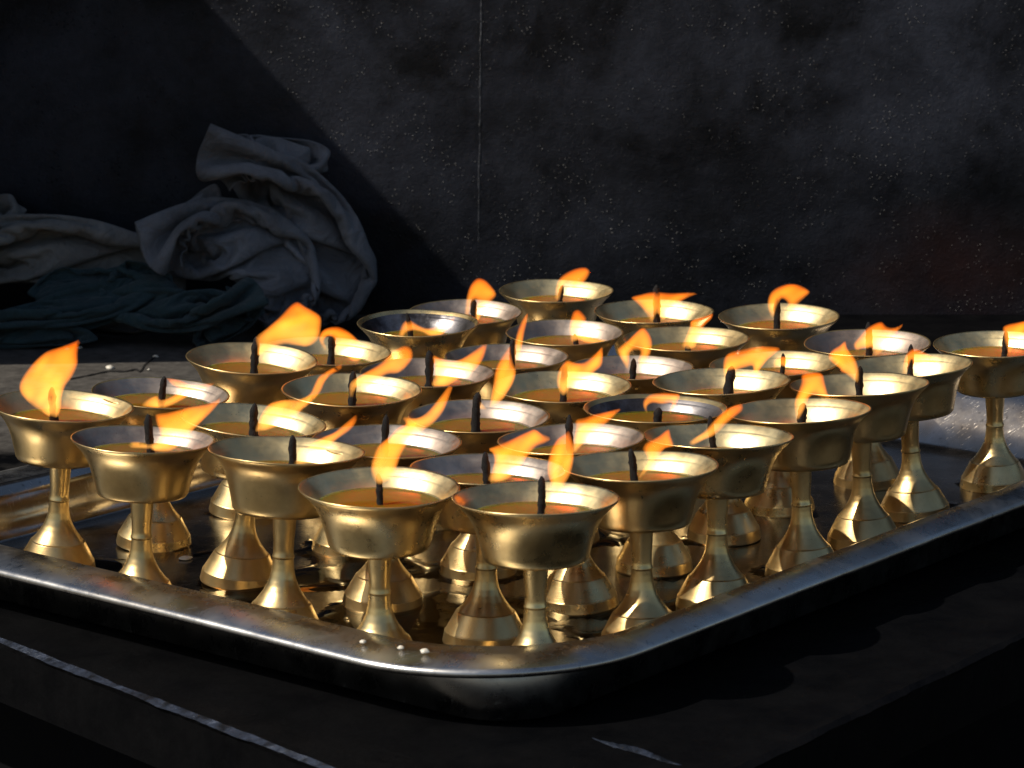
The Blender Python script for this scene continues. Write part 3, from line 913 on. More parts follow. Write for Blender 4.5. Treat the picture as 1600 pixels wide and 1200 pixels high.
# ------------------------------------------------------------------ spilled oil on the tray floor
rnd = random.Random(11)
ns, ntt = 210, 170
s0, s1, t0, t1 = 0.62, 8.2, 0.5, 5.7
H = {}
V, F = [], []
extra = [(rnd.uniform(s0, s1), rnd.uniform(t0, t1), rnd.uniform(0.12, 0.4)) for _ in range(26)]
FST = [to_st(f) for f in FEET]
vid = {}
def hfun(s, t):
    h = -0.55
    for (a, b) in FST:
        d2 = (s - a) ** 2 + (t - b) ** 2
        if d2 < 1.2:
            h += 0.9 * math.exp(-d2 / 0.085)
    for (a, b, r) in extra:
        d2 = (s - a) ** 2 + (t - b) ** 2
        if d2 < 1.5:
            h += 0.7 * math.exp(-d2 / (r * r))
    h += 0.55 * noise.noise(Vector((s * 1.3, t * 1.3, 7))) + 0.22 * noise.noise(Vector((s * 4, t * 4, 3)))
    # the oil has pooled over the near middle of the tray
    h += 0.55 * math.exp(-((s - 2.0) ** 2 + (t - 2.2) ** 2) / 2.4)
    m = min(s - s0, s1 - s, t - t0, t1 - t)
    return h if m > 0.1 else h - (0.1 - m) * 12
grid = [[hfun(s0 + (s1 - s0) * i / ns, t0 + (t1 - t0) * j / ntt) for j in range(ntt + 1)] for i in range(ns + 1)]
def vtx(i, j):
    if (i, j) not in vid:
        s = s0 + (s1 - s0) * i / ns; t = t0 + (t1 - t0) * j / ntt
        h = grid[i][j]
        z = 0.002 + 0.016 * math.sqrt(min(1, max(0, h) / 0.3)) if h > 0 else 0.001
        p = tr(s, t)
        vid[(i, j)] = len(V)
        V.append((p.x, p.y, z))
    return vid[(i, j)]
for i in range(ns):
    for j in range(ntt):
        q = [grid[i][j], grid[i + 1][j], grid[i + 1][j + 1], grid[i][j + 1]]
        if max(q) > 0:
            F.append((vtx(i, j), vtx(i + 1, j), vtx(i + 1, j + 1), vtx(i, j + 1)))
sp = mesh_obj('spilled_oil', V, F, MAT['spill'])
tag(sp, 'thin pools of spilled amber oil around the lamp feet', 'oil', kind='stuff')
#CLOTHS#
# ------------------------------------------------------------------ crumpled cloths against the wall
# one crumpled cloth shape (grid of points, each as its step from the one before), turned and stretched differently for each rag
CLX, CLY = 76, 68
CLOTH = [
-1497,-470,-505,-5,29,0,-7,28,3,5,23,17,16,18,16,7,22,17,-8,22,17,-24,15,-5,-24,15,-6,-26,12,-6,-27,10,-6,-28,7,-1,-28,3,4,-29,2,5,-29,2,3,-28,3,3,
-29,2,4,-29,2,2,-29,2,3,-29,2,2,-29,1,2,-29,1,2,-29,0,1,-29,0,2,-29,0,1,-29,0,2,-30,0,1,-29,0,-7,-26,1,-11,-18,-5,-23,-14,-8,-24,24,-8,-13,28,-9,-5,
27,-8,0,28,-8,-2,27,-10,-1,27,-8,8,28,-8,-3,28,-8,-1,28,-9,-1,29,-10,0,29,-10,0,28,-12,-1,28,-12,-1,28,-11,-1,27,-12,0,26,-14,2,25,-15,0,24,-16,-3,27,
-15,0,23,-16,10,23,-21,-2,21,-21,-2,23,-20,-1,22,-21,-1,21,-22,0,20,-21,0,19,-22,0,16,-25,0,17,-25,0,17,-27,0,18,-27,0,16,-26,0,15,-26,1,14,-27,1,13,
-28,-1,6,-29,-1,6,-29,0,3,-29,0,1,-30,0,-2,-30,0,-3,-32,0,-7,-31,0,-7,-30,0,-7,-32,0,-7,-31,0,-6,-30,0,-178,698,0,-4,28,7,6,21,19,14,17,18,18,17,15,
10,21,18,-21,16,-13,-21,16,-13,-21,15,-10,-28,7,4,-24,12,-10,-26,11,-8,-28,6,1,-28,6,2,-28,7,2,-29,7,2,-28,7,2,-29,5,3,-28,5,2,-29,5,2,-28,0,2,-29,3,
3,-29,4,2,-30,0,2,-29,-2,1,-29,-3,1,-27,-11,1,-26,-14,1,-28,-7,1,-29,-2,-3,-9,-10,-25,21,-9,-19,26,-9,-8,28,-9,-2,27,-8,0,27,-9,3,28,-8,3,28,-8,-6,28,
-9,-1,28,-9,0,28,-9,3,29,-10,5,29,-10,4,28,-10,3,29,-10,1,21,-15,-14,26,-14,5,25,-13,4,26,-13,3,21,-18,-10,23,-14,12,24,-17,4,21,-21,-1,21,-22,-5,20,
-21,-4,21,-22,-1,21,-19,5,14,-22,-13,17,-24,0,16,-25,0,17,-26,0,17,-27,0,17,-24,9,15,-26,3,12,-25,-9,13,-28,-3,9,-23,16,14,-25,7,-1,-29,-2,-6,-27,-11,
-2,-30,2,-5,-28,-12,-7,-30,0,-7,-30,0,-7,-32,0,-7,-31,0,-6,-29,0,-177,684,11,11,18,20,16,16,18,13,18,18,17,17,16,-9,26,10,-18,21,-6,-21,8,-18,-13,2,
-26,-21,11,-17,-24,12,-11,-27,9,-3,-28,8,-1,-27,10,-1,-28,10,0,-28,10,0,-28,11,0,-28,10,1,-28,10,2,-28,9,2,-28,8,3,-28,7,4,-30,1,2,-29,-4,1,-29,-6,0,
-27,-8,0,-28,-12,1,-26,-13,1,-25,-15,3,-19,-15,15,-25,-13,-6,16,-9,-23,26,-9,-9,27,-9,-5,28,-9,-1,27,-8,1,28,-9,-1,28,-8,-1,28,-8,-2,28,-9,0,28,-10,0,
30,-8,1,29,-10,2,28,-11,6,28,-11,5,27,-10,5,16,-16,-17,26,-13,1,26,-13,3,21,-15,14,21,-16,-13,19,-17,15,22,-15,13,20,-21,-4,20,-23,-7,23,-18,5,12,-19,
-18,15,-23,-9,17,-24,0,16,-25,0,17,-26,0,17,-26,3,17,-22,15,14,-26,-2,11,-23,-15,12,-28,-1,12,-26,9,11,-11,24,1,-29,3,-5,-27,-11,-6,-28,-8,-5,-24,-17,
-7,-30,0,-7,-30,0,-7,-32,0,-7,-30,0,-6,-30,0,-165,668,36,19,11,20,16,14,18,17,16,19,5,25,15,-15,24,4,-5,4,-27,-24,8,-16,-20,6,-19,-19,9,-20,-14,9,-23,
-27,10,-4,-28,10,-3,-28,10,0,-28,11,0,-28,12,0,-28,11,0,-29,12,1,-28,10,0,-27,9,1,-27,6,11,-22,13,-11,-27,10,-4,-29,-8,4,-26,-12,5,-26,-11,7,-22,-13,
14,-25,-12,-7,-26,-14,1,-16,-15,19,-26,-13,6,-6,-13,-26,26,-9,-11,26,-8,-6,28,-9,-3,28,-9,-1,27,-8,0,28,-8,0,28,-9,-2,28,-9,0,29,-9,0,29,-9,-1,30,-9,
2,29,-10,1,26,-12,10,27,-10,4,27,-10,3,13,-18,-18,25,-13,1,27,-12,2,17,-16,17,19,-17,-13,24,-15,10,8,-18,23,22,-20,0,21,-21,-2,16,-20,-14,8,-19,-21,
16,-24,-2,17,-24,0,16,-26,0,17,-25,9,17,-19,17,11,-23,-15,12,-26,-11,12,-27,0,11,-22,16,12,-4,27,-1,-28,-2,-4,-26,-11,-5,-21,-20,-7,-28,-10,-7,-30,0,
-7,-30,0,-7,-31,0,-7,-31,0,-6,-29,1,-154,653,60,19,10,20,20,11,19,14,16,19,8,23,15,-10,8,-26,-8,5,-27,-10,8,-26,-16,8,-22,-24,5,-16,-24,8,-14,-27,10,
-3,-27,10,0,-28,11,0,-28,12,0,-29,12,0,-28,13,0,-29,12,-2,-29,11,0,-27,10,2,-27,8,1,-24,14,10,-14,22,12,-20,-19,-5,-25,-15,-4,-26,-11,1,-26,-13,3,-24,
-12,10,-25,-7,14,-16,-21,-11,-21,-12,16,-21,-14,-13,18,-11,-21,26,-9,-8,27,-8,-4,28,-9,-1,28,-8,0,27,-9,0,28,-8,0,28,-9,-2,29,-9,0,29,-9,-1,30,-10,3,
29,-9,6,27,-10,-6,28,-9,0,26,-12,5,23,-12,14,12,-19,-17,25,-11,7,24,-14,-8,14,-18,18,21,-16,-12,23,-15,11,0,-19,25,20,-19,-11,20,-22,3,5,-16,-24,13,
-23,-11,17,-24,0,17,-25,4,16,-21,15,17,-23,12,9,-20,-20,12,-25,-11,12,-27,1,11,-6,25,11,-6,26,-2,-28,-7,-4,-27,-10,-6,-17,-24,-6,-28,-11,-7,-30,0,-7,
-30,0,-7,-31,0,-7,-30,0,-6,-29,4,-139,632,81,21,8,20,15,16,20,10,21,16,-3,28,3,-7,13,-25,-10,2,-27,-3,-10,-27,-11,1,-27,-11,-1,-30,-27,9,-6,-27,9,0,
-27,10,2,-28,12,3,-27,12,1,-29,13,0,-28,13,1,-28,13,3,-26,14,4,-27,13,3,-22,18,9,-19,18,10,-18,19,13,-25,-16,-5,-23,-19,-5,-21,-18,-6,-20,-19,-9,-20,
-4,20,-25,-10,11,-22,-19,-5,-18,-20,-8,-26,-12,4,6,-14,-25,23,-10,-15,26,-8,-7,28,-8,-1,28,-9,0,27,-8,3,28,-9,-3,28,-8,-1,29,-10,-1,29,-8,3,29,-9,6,
29,-9,5,29,-10,-5,25,-10,-8,27,-11,1,19,-12,19,23,-15,3,11,-9,-22,23,-17,-1,24,-16,1,15,-20,14,18,-5,21,14,-17,-20,2,-25,18,21,-20,8,13,-21,-15,4,-18,
-23,16,-24,0,17,-24,9,17,-21,15,16,-24,8,7,-16,-24,12,-25,-11,12,-25,8,10,1,28,10,-2,25,-2,-30,-7,-4,-24,-12,-6,-17,-25,-7,-23,-17,-7,-30,0,-6,-30,0,
-8,-31,0,-6,-31,0,-6,-28,9,-121,609,98,15,14,21,11,21,18,6,25,12,-7,28,-6,-7,10,-26,1,-15,-24,-11,-1,-27,-2,-9,-27,-5,-6,-25,-27,8,-10,-23,16,7,-25,
13,7,-24,16,6,-25,19,3,-24,20,1,-24,19,-1,-24,20,-1,-24,18,-1,-21,19,-5,-22,16,10,-21,6,20,-25,-16,-3,-23,-15,-7,-24,-18,-2,-23,-17,1,-18,-18,-11,-22,
-6,18,-27,-11,-4,-19,-13,17,-23,-18,-3,-23,-17,-4,-5,-16,-24,15,-12,-23,25,-9,-11,27,-8,-3,28,-8,0,27,-8,6,28,-9,0,28,-9,-6,28,-9,-1,30,-9,0,30,-8,2,
29,-9,8,26,-8,-12,25,-12,2,26,-11,0,15,-10,21,25,-15,5,9,-10,-25,24,-16,-1,24,-16,1,5,-3,28,21,-17,12,12,-14,-24,18,-23,-8,6,-21,20,15,-24,8,2,-16,
-24,16,-25,-1,17,-20,14,17,-20,16,14,-26,-5,13,-20,-16,4,-21,-20,14,-7,23,12,14,23,4,-20,19,1,-29,0,-6,-17,-22,-4,-13,-28,-8,-26,-15,-7,-31,0,-7,-29,
0,-7,-31,0,-6,-30,7,-4,-26,13,-117,596,107,17,11,21,7,24,15,4,27,9,-9,25,-12,-7,2,-28,6,-20,-21,-1,-9,-27,-9,-5,-27,-6,22,-17,8,24,-12,-25,3,14,-21,
20,0,-22,20,-2,-23,19,-5,-24,20,-1,-25,18,-5,-24,19,-3,-23,20,2,-22,11,17,-23,-5,16,-25,-14,-6,-25,-12,-10,-24,-12,-12,-22,-18,3,-21,-18,7,-21,-19,5,
-27,-7,-8,-25,-13,4,-17,-12,21,-22,-15,11,-23,-17,-5,-13,-18,-20,6,-14,-25,19,-10,-19,27,-9,-7,27,-8,0,27,-8,7,28,-8,4,27,-10,-9,29,-8,-2,30,-8,-1,29,
-9,1,30,-7,-1,28,-10,-2,22,-7,17,20,-13,-16,20,-12,15,22,-15,14,7,-9,-26,24,-16,-2,24,-16,1,1,-1,29,20,-15,16,8,-11,-27,17,-21,-13,17,-24,5,0,-11,27,
14,-25,-5,11,-25,-10,17,-17,18,16,-25,7,11,-15,-25,18,-3,-22,6,-24,16,10,-17,22,9,22,19,3,-27,11,1,-29,3,-5,-6,-29,-5,-15,-27,-8,-27,-13,-7,-30,1,-7,
-29,2,-6,-29,2,-2,-27,14,-1,-25,16,-105,608,82,4,4,29,2,4,29,4,28,8,-10,18,-20,-5,-2,-28,5,-21,-20,-1,-8,-27,7,24,-14,10,23,-14,19,14,-17,-22,15,-11,
-23,19,-2,-22,20,-2,-24,19,-3,-23,20,-2,-23,19,0,-23,18,8,-24,1,18,-25,-10,10,-26,-11,-8,-24,-12,-8,-25,-12,-10,-24,-12,-11,-25,-14,-6,-26,-13,1,-23,
-17,3,-23,-17,5,-22,-15,12,-17,-13,19,-18,-12,20,-24,-17,3,-18,-18,-15,0,-16,-25,11,-12,-24,23,-9,-16,27,-9,-1,28,-7,0,27,-9,8,29,-8,3,26,-10,-10,30,
-8,-4,30,-9,1,30,-7,-1,28,-8,10,28,-7,-7,20,-5,19,12,-19,-16,15,-12,23,10,-13,-23,22,-15,-4,24,-17,1,-1,0,28,16,-10,23,14,-14,-23,7,-14,-25,18,-24,0,
4,-14,25,12,-21,15,10,-26,-9,18,-17,17,16,-16,-21,14,3,-27,11,-27,-3,8,-22,18,17,20,16,6,-19,20,-1,-10,27,-2,-28,-4,-5,-13,-27,-4,-8,-30,-4,-30,-2,11,
-25,14,-14,-27,-2,-16,-23,-6,3,-23,18,-5,-25,14,-113,588,67,3,10,27,3,4,29,9,20,17,-4,1,-26,-6,-2,-28,-4,-4,-29,17,20,-10,25,15,-2,14,19,-16,10,21,
-18,-12,19,-18,-17,20,-15,-23,20,-2,-24,20,-4,-22,18,1,-24,12,13,-25,-9,11,-27,-12,5,-25,-12,1,-25,-11,-11,-24,-10,-12,-25,-12,-10,-25,-12,-8,-25,-14,
-1,-25,-13,1,-20,-12,16,-22,-19,-3,-22,-15,11,-22,-15,11,-15,-12,22,-23,-14,12,-22,-18,-7,-7,-18,-24,6,-13,-25,17,-11,-20,25,-9,-11,27,-8,0,29,-8,1,
26,-9,9,30,-8,2,28,-9,-8,30,-8,3,29,-9,-7,29,-7,-1,28,-7,0,12,-3,25,25,-7,4,3,-12,-25,12,-24,12,22,-16,-5,21,-17,-12,0,-2,28,9,-6,27,22,-17,-14,-4,-6,
-30,17,-23,-9,13,-21,16,1,-10,27,15,-23,8,16,-23,-10,15,6,-27,15,-21,-16,13,-25,11,7,4,27,17,20,10,20,-5,20,-8,-29,-9,-10,-23,13,-9,-25,-14,-4,-5,-29,
2,-29,10,8,-19,-21,-15,-19,16,-13,-24,8,-5,-29,7,-8,-27,5,-108,577,75,3,14,24,4,15,25,7,19,20,8,14,-25,-13,-12,-24,4,7,-28,26,14,4,22,18,-6,19,18,-12,
14,20,-17,-1,20,-21,-12,21,-18,-21,22,-11,-22,18,1,-26,-2,14,-25,-14,-4,-26,-11,4,-26,-12,7,-25,-12,-4,-24,-11,-13,-25,-11,-11,-25,-12,-9,-25,-12,-5,
-25,-11,10,-23,-13,-10,-26,-12,4,-13,-11,23,-22,-10,16,-21,-15,11,-18,-24,1,-24,-15,8,-22,-16,12,-11,-18,-21,6,-13,-25,25,4,-14,7,-24,-16,19,-13,-18,
28,-7,1,28,-8,0,28,-9,7,30,-9,3,29,-9,-8,30,-8,3,27,-8,-6,29,-8,1,13,-2,26,24,-6,14,-6,-6,-29,13,-21,-12,20,-21,1,20,-20,1,15,-7,23,-7,0,28,26,-16,-3,
-8,-4,-29,10,-17,-20,16,-23,9,0,-10,27,15,-23,12,16,-5,-24,17,-10,-23,18,-26,3,9,-3,26,13,25,12,13,8,24,18,-19,15,-3,-25,-7,-2,-7,-27,-8,-25,-14,-24,
-19,-2,18,-17,-17,-2,-25,-14,-5,-28,4,-4,-28,5,-11,-26,5,-13,-25,6,-124,580,113,8,27,10,5,15,25,3,14,26,13,20,-16,-10,-9,-27,10,11,-26,25,15,3,25,15,
2,21,17,-9,18,19,-13,12,18,-21,-5,22,-20,-20,20,-8,-28,-12,2,-25,-13,5,-22,-15,-12,-26,-12,0,-25,-13,4,-25,-12,-6,-24,-11,-14,-25,-12,-10,-24,-11,-10,
-27,-11,-2,-27,-11,3,-24,-12,8,-24,-13,-8,-20,-12,15,-18,-11,19,-10,-9,26,-20,-13,17,-19,-22,-4,-22,-19,0,-21,-20,-3,5,-13,-26,23,1,-20,25,3,-14,3,
-28,-7,9,-21,-17,29,-7,-6,28,-9,1,30,-9,0,29,-9,5,29,-8,-5,28,-8,0,28,-8,4,16,-3,23,22,-4,20,9,-7,-28,-18,-15,-18,23,-20,-1,18,-16,13,23,-17,5,-8,0,
27,24,-14,12,-6,-5,-26,0,-9,-29,17,-24,1,2,-11,27,16,-22,7,14,-2,-27,23,-18,-9,14,-17,19,7,14,25,10,24,13,14,-2,25,23,-11,17,-8,-11,-26,1,-8,-29,1,
-17,-24,-9,-25,-14,-8,-26,-7,-8,-28,0,-2,-24,16,-6,-24,-16,-11,-27,0,-13,-26,2,-123,581,128,6,24,13,5,15,26,5,18,22,17,25,-6,-6,-2,-30,13,12,-26,26,
14,4,25,16,3,24,16,-1,23,16,-8,16,18,-19,-9,20,-19,-22,-17,-12,-6,-20,-20,-26,-11,0,-24,-14,9,-23,-15,-9,-25,-13,1,-23,-11,-15,-24,-12,-10,-25,-12,
-10,-26,-12,-4,-27,-11,-3,-27,-10,3,-27,-11,-1,-23,-10,13,-23,-16,-6,-11,-10,24,-17,-11,21,-10,-10,25,-19,-14,17,-20,-21,-4,-20,-21,-4,-2,-17,-25,20,
-1,-22,27,8,-10,20,-4,-21,1,-29,-2,4,-27,-11,24,-12,-14,29,-8,1,30,-9,0,29,-9,2,28,-8,-1,27,-8,6,22,-3,20,21,-5,20,22,-5,-21,-27,-12,-9,4,-19,-18,21,
-17,11,22,-17,1,-6,-1,29,20,-12,20,15,-11,-24,-21,0,-22,12,-20,-15,5,-14,24,18,-22,1,19,-6,-23,21,-19,7,8,2,29,2,27,14,16,4,22,23,-15,7,18,-11,19,18,
-10,-18,-11,-11,-26,-16,-8,-23,-17,2,-24,-7,-27,-8,-5,-26,12,-3,-26,-12,-10,-27,10,3,-23,17,-20,-21,-5,-130,574,108,5,20,19,7,22,19,8,23,16,16,24,6,
14,10,-26,3,9,-30,26,15,-1,25,16,6,24,16,-1,23,16,-3,15,15,-21,-13,-20,-18,13,-21,-13,-21,-18,-9,-12,-16,-21,-24,-14,8,-25,-16,2,-24,-14,-7,-21,-10,
-18,-25,-14,-7,-27,-11,-3,-26,-12,-3,-28,-9,3,-26,-11,-6,-27,-11,-3,-18,-7,21,-22,-16,-10,-24,-14,10,-9,-11,25,-4,-6,28,-15,-13,21,-21,-17,10,-20,-21,
-6,-8,-20,-21,15,-5,-27,27,10,-9,25,4,-15,16,-10,-23,2,-28,-3,2,-29,3,15,-20,-17,29,-9,-3,29,-9,0,28,-8,5,27,-7,5,26,-6,13,24,-5,17,29,-4,-6,-25,-12,
-15,-23,-10,-13,23,-19,-6,22,-18,3,1,-6,29,15,-9,24,24,-14,-14,-22,1,-20,-5,-9,-28,11,-20,18,21,-17,-9,22,-16,-6,17,-12,21,-4,24,20,10,10,26,22,-3,19,
22,-18,-2,23,-14,14,15,-7,-21,-21,19,-11,-15,-19,-18,-15,-4,-24,-14,-9,-24,-4,-29,0,-4,-28,9,4,-15,24,-7,-28,10,-7,-27,9,-143,586,84,16,22,-5,10,23,
15,0,20,22,10,23,16,20,19,-14,7,10,-29,25,16,-9,24,15,9,24,15,4,20,13,-16,7,-16,-21,11,-27,7,-2,-21,-20,12,-24,-13,-13,-16,-19,-24,-16,2,-24,-13,-13,
-24,-13,-11,-25,-16,5,-26,-12,-4,-26,-12,-3,-27,-11,-2,-27,-10,0,-28,-10,-2,-27,-10,-2,-28,-7,-9,-11,-15,21,-21,-17,-11,-5,-9,27,-7,-9,27,-9,-8,26,
-19,-15,17,-22,-20,0,-13,-20,-18,11,-9,-28,26,7,-16,27,11,-6,15,-10,-23,20,-6,-20,2,-29,1,0,-28,9,6,-27,-12,29,-9,-1,28,-9,3,27,-6,7,27,-7,9,26,-6,11,
30,-3,9,-15,-14,-23,-31,-2,-3,8,-21,-17,19,-18,-9,17,-11,21,7,-8,29,28,-14,2,-19,-1,-24,-17,-3,-24,18,-20,-8,17,-20,11,24,-17,-6,8,-1,28,-1,22,23,14,
6,25,23,-4,17,24,-17,1,21,-19,-3,15,-5,-27,-24,20,3,-23,11,-12,-15,-13,-22,-13,-10,-23,-8,-23,-16,2,-18,22,4,-30,-5,-9,-27,8,-2,-30,4,-146,607,114,14,
19,-17,16,23,6,9,23,16,-3,19,23,21,24,2,20,16,-19,17,15,-20,24,15,9,26,15,-4,10,-11,-25,5,-28,-7,9,-25,9,10,-27,-2,7,-24,-15,5,-23,-16,-9,-20,-20,-24,
-14,-11,-24,-13,-11,-27,-14,-4,-25,-10,-10,-26,-12,-2,-27,-12,1,-27,-10,3,-27,-8,-8,-27,-11,1,-27,-9,-5,-6,-12,23,-23,-19,1,-23,-13,12,-8,-8,26,-3,-9,
27,-2,-8,29,-22,-17,8,-17,-22,-14,9,-10,-29,23,4,-21,28,14,1,19,-5,-23,24,4,-17,10,-20,-17,0,-29,0,-2,-25,17,1,-30,2,27,-12,-3,27,-7,6,26,-3,12,27,-3,
13,27,-5,8,-6,-18,-22,-30,1,-2,3,-21,-19,26,-6,-2,-2,-28,-9,14,-11,26,25,-13,10,1,-4,-30,-28,1,-8,2,-16,-23,21,-19,2,20,-15,14,4,11,29,6,11,27,18,0,
24,24,-4,16,22,-18,-5,20,-17,-15,11,-3,-27,-20,22,-6,-22,10,18,-21,0,-20,2,-23,-18,-20,4,-20,2,-25,-16,0,-31,-2,1,-30,1,1,-29,2,-156,629,145,10,14,
-23,18,24,-2,13,24,10,0,20,22,16,25,9,23,19,-9,19,17,-18,25,16,3,18,-5,-21,5,-26,-13,5,-25,14,8,-28,-3,9,-28,-3,10,-26,-6,8,-25,-12,4,-26,-13,-8,-21,
-19,-23,-14,-15,-23,-14,-10,-24,-9,-14,-25,-12,-3,-27,-11,1,-27,-12,-2,-29,-6,-4,-28,-12,0,-24,-1,15,-18,-21,-4,-6,-12,25,-23,-16,3,1,3,28,-12,-19,17,
-16,-12,22,-5,-11,27,-22,-21,-6,8,-11,-29,20,0,-25,27,15,3,24,2,-18,24,7,-15,17,-10,-21,6,-25,-14,-2,-24,18,-4,-26,13,-4,-27,10,24,-17,-2,26,-2,12,28,
-6,8,26,1,13,2,-21,-20,-31,0,-1,6,-20,-20,28,0,2,-14,-23,-9,11,-27,-6,24,-13,15,12,-8,-25,-29,2,0,-12,-9,-25,21,-20,1,20,-11,20,13,5,27,1,12,28,19,-1,
22,26,-4,15,16,-18,-15,17,-13,-20,11,-3,-28,-19,22,-8,-15,3,26,-28,12,-4,-5,-14,-24,-6,-17,-23,-15,1,-26,0,-30,2,1,-30,0,0,-30,0,-144,651,153,7,12,
-26,16,21,-12,17,24,3,10,24,16,7,24,17,22,22,0,23,18,-10,21,2,-21,13,-18,-19,0,-29,3,15,-22,-9,16,-23,-8,11,-27,-2,2,-30,-3,1,-29,-2,5,-22,15,6,-31,
-8,-16,-22,-16,-24,-14,-14,-22,17,-9,-27,-10,0,-27,-10,0,-28,-10,-3,-25,-14,-1,-29,-6,0,-9,-28,8,-7,-19,-21,-17,-21,9,-13,-4,26,-14,-13,21,5,5,28,-16,
-20,14,-16,-23,11,-20,-16,18,7,-11,-29,23,8,-21,22,1,-24,26,13,10,23,5,-16,18,-9,-21,16,-11,-21,0,-30,1,-4,-24,17,-9,-11,25,1,-26,13,16,-24,1,28,-4,
10,26,0,13,10,-18,-16,-30,-2,-2,4,-19,-21,24,11,7,-7,-28,-10,8,-26,-5,11,-27,-10,22,-8,-14,-27,-1,-11,-25,0,-13,19,-22,-6,15,-3,25,18,-1,26,6,8,28,22,
-5,19,26,-6,5,6,-2,-26,16,-19,-13,12,-4,-27,-17,21,-11,-17,7,23,-19,6,23,-10,-11,-27,-13,-8,-23,-16,11,-23,1,-30,0,1,-29,2,0,-29,2,-136,673,140,2,8,
-28,14,20,-16,17,24,-3,17,24,6,14,24,13,13,25,13,22,8,-20,18,-7,-23,11,-23,-15,8,-27,-6,12,-27,-4,10,-26,0,8,-22,18,1,-27,-8,0,-29,1,4,-26,7,19,-6,
-14,-15,-15,-15,-24,-23,3,-22,-17,0,-1,-22,-16,-27,-9,-5,-26,-11,-3,-25,-12,8,-20,-3,-18,-2,-16,22,-25,-16,4,-2,-27,-8,-12,-2,27,-15,-19,14,-17,-8,22,
6,1,30,-17,-20,13,-18,-22,13,1,-17,-28,24,17,-14,21,1,-24,21,-1,-22,25,10,14,21,-1,-19,17,-9,-21,8,-23,-13,-9,-11,25,-3,-26,13,-4,-16,24,-2,-25,16,11,
-28,2,27,-1,11,22,-14,-9,-30,-4,-5,-1,-22,-21,24,14,8,19,-4,-18,11,-25,-8,7,-32,-4,-12,-24,-8,-24,-6,-14,-26,-1,-13,10,-22,-16,14,-1,26,16,-1,26,20,
-2,23,27,-7,10,25,-4,13,1,-2,-30,2,-3,-29,16,-13,-20,-18,21,-11,-13,4,26,-8,0,29,-23,0,-16,-18,2,-23,-14,3,-25,-3,-14,-25,2,-29,-1,2,-29,-1,-129,697,
166,-4,4,-29,13,18,-20,17,25,0,17,24,-1,12,20,19,18,24,-7,20,-1,-23,14,-20,-16,10,-28,-2,12,-25,9,11,-27,-5,6,-25,-12,6,-14,24,13,-26,7,21,-18,3,13,
-25,6,2,-29,-13,-5,-20,-14,-22,-10,3,-15,-26,-4,-16,-22,-11,-22,-15,-11,-21,-15,-14,-23,-9,-14,-19,-1,-20,-22,-14,12,11,-5,28,-21,-11,17,1,-27,11,-15,
-15,19,-15,-2,24,-13,-24,11,-1,-1,31,-17,-25,8,-1,-20,-25,21,11,-22,24,19,-10,18,-9,-21,22,0,-19,24,8,14,20,0,-21,11,-11,-21,-5,-25,9,-3,-19,21,-3,
-16,24,-3,-21,21,-5,-23,20,5,-31,3,30,-4,-3,-22,-15,-10,4,-20,-20,26,13,0,26,7,-11,-20,-22,-5,-4,-28,-7,0,-31,-4,-27,3,-12,-10,-21,-18,-5,-22,-18,27,
-9,8,10,-2,26,23,-3,20,28,-4,8,26,-5,10,19,4,-23,-7,-8,-27,-14,-7,-25,-17,21,-14,-8,1,29,4,-5,30,-27,5,-12,-4,0,-29,-25,2,-14,-23,6,-17,-4,-23,-15,2,
-29,-1,-113,723,170,-9,-1,-28,15,20,-16,24,12,15,1,23,-20,17,24,-3,18,22,-8,16,-19,-17,14,-25,-10,9,-24,13,12,-27,2,11,-27,-2,12,-27,-3,21,-11,-18,14,
-24,6,3,-22,19,7,-22,17,6,-26,-2,9,-30,-2,3,-23,-18,-8,-7,-25,-19,-16,-15,-21,-17,-10,-23,-13,-10,-23,-16,-11,-23,-16,-5,-24,-13,9,-10,-7,27,13,1,26,
-11,5,27,-15,-16,20,-2,-29,5,-12,-24,11,-6,-9,28,-16,-20,19,-2,-22,-25,19,8,-25,23,20,-5,22,12,-16,16,-17,-17,23,2,-18,24,10,10,17,0,-24,-2,-27,-3,-4,
-18,20,-2,-18,24,-3,-23,18,-3,-23,20,-3,-21,21,0,-29,1,11,-8,-25,-10,-27,-7,27,9,-9,26,13,-2,-10,-21,-19,-19,-20,13,-20,-21,-3,-6,-20,-20,-8,-20,-19,
-15,-21,-14,19,-18,-15,14,-2,26,25,-3,18,28,-4,7,26,-5,10,22,4,-19,-24,-2,-16,-17,2,-23,-14,8,-27,-8,2,29,16,-9,26,-28,6,-9,-14,3,-26,-9,4,-27,-26,3,
8,-26,-5,-12,-4,-23,-16,-96,751,173,-15,-7,-24,24,16,-3,16,13,-22,7,24,16,7,23,-18,14,-3,-25,16,-26,-2,13,-19,-18,18,-23,-3,15,-24,-1,13,-26,-4,13,
-25,-4,14,-25,-6,15,-25,5,3,-22,19,-4,-13,25,6,-28,1,6,-29,2,7,-27,-5,7,-18,-21,8,-18,-21,-19,-15,-20,-27,-13,2,-26,-12,-4,-17,-17,-17,-23,-16,5,-19,
-10,21,-4,2,28,5,2,29,3,3,29,-13,-15,20,-4,-31,2,-7,-26,13,-13,-14,25,-3,-23,-22,17,4,-27,23,19,-9,21,18,-5,21,5,-20,13,-22,-11,25,4,-16,25,15,-2,3,
-22,-18,-5,-22,17,-4,-22,21,-5,-24,15,-4,-24,17,1,-17,26,0,-20,20,4,-21,-20,-11,-26,-4,21,-5,-19,24,16,5,0,-16,-25,-20,-23,2,-21,-19,9,-7,-20,-19,-18,
-20,-11,-11,-22,-16,-3,-22,-20,28,-6,4,17,-5,25,29,-3,6,28,-5,6,26,4,-14,-17,1,-23,-19,2,-20,-6,11,-27,-21,-4,22,14,-8,26,-29,4,-1,-13,4,-28,-15,4,
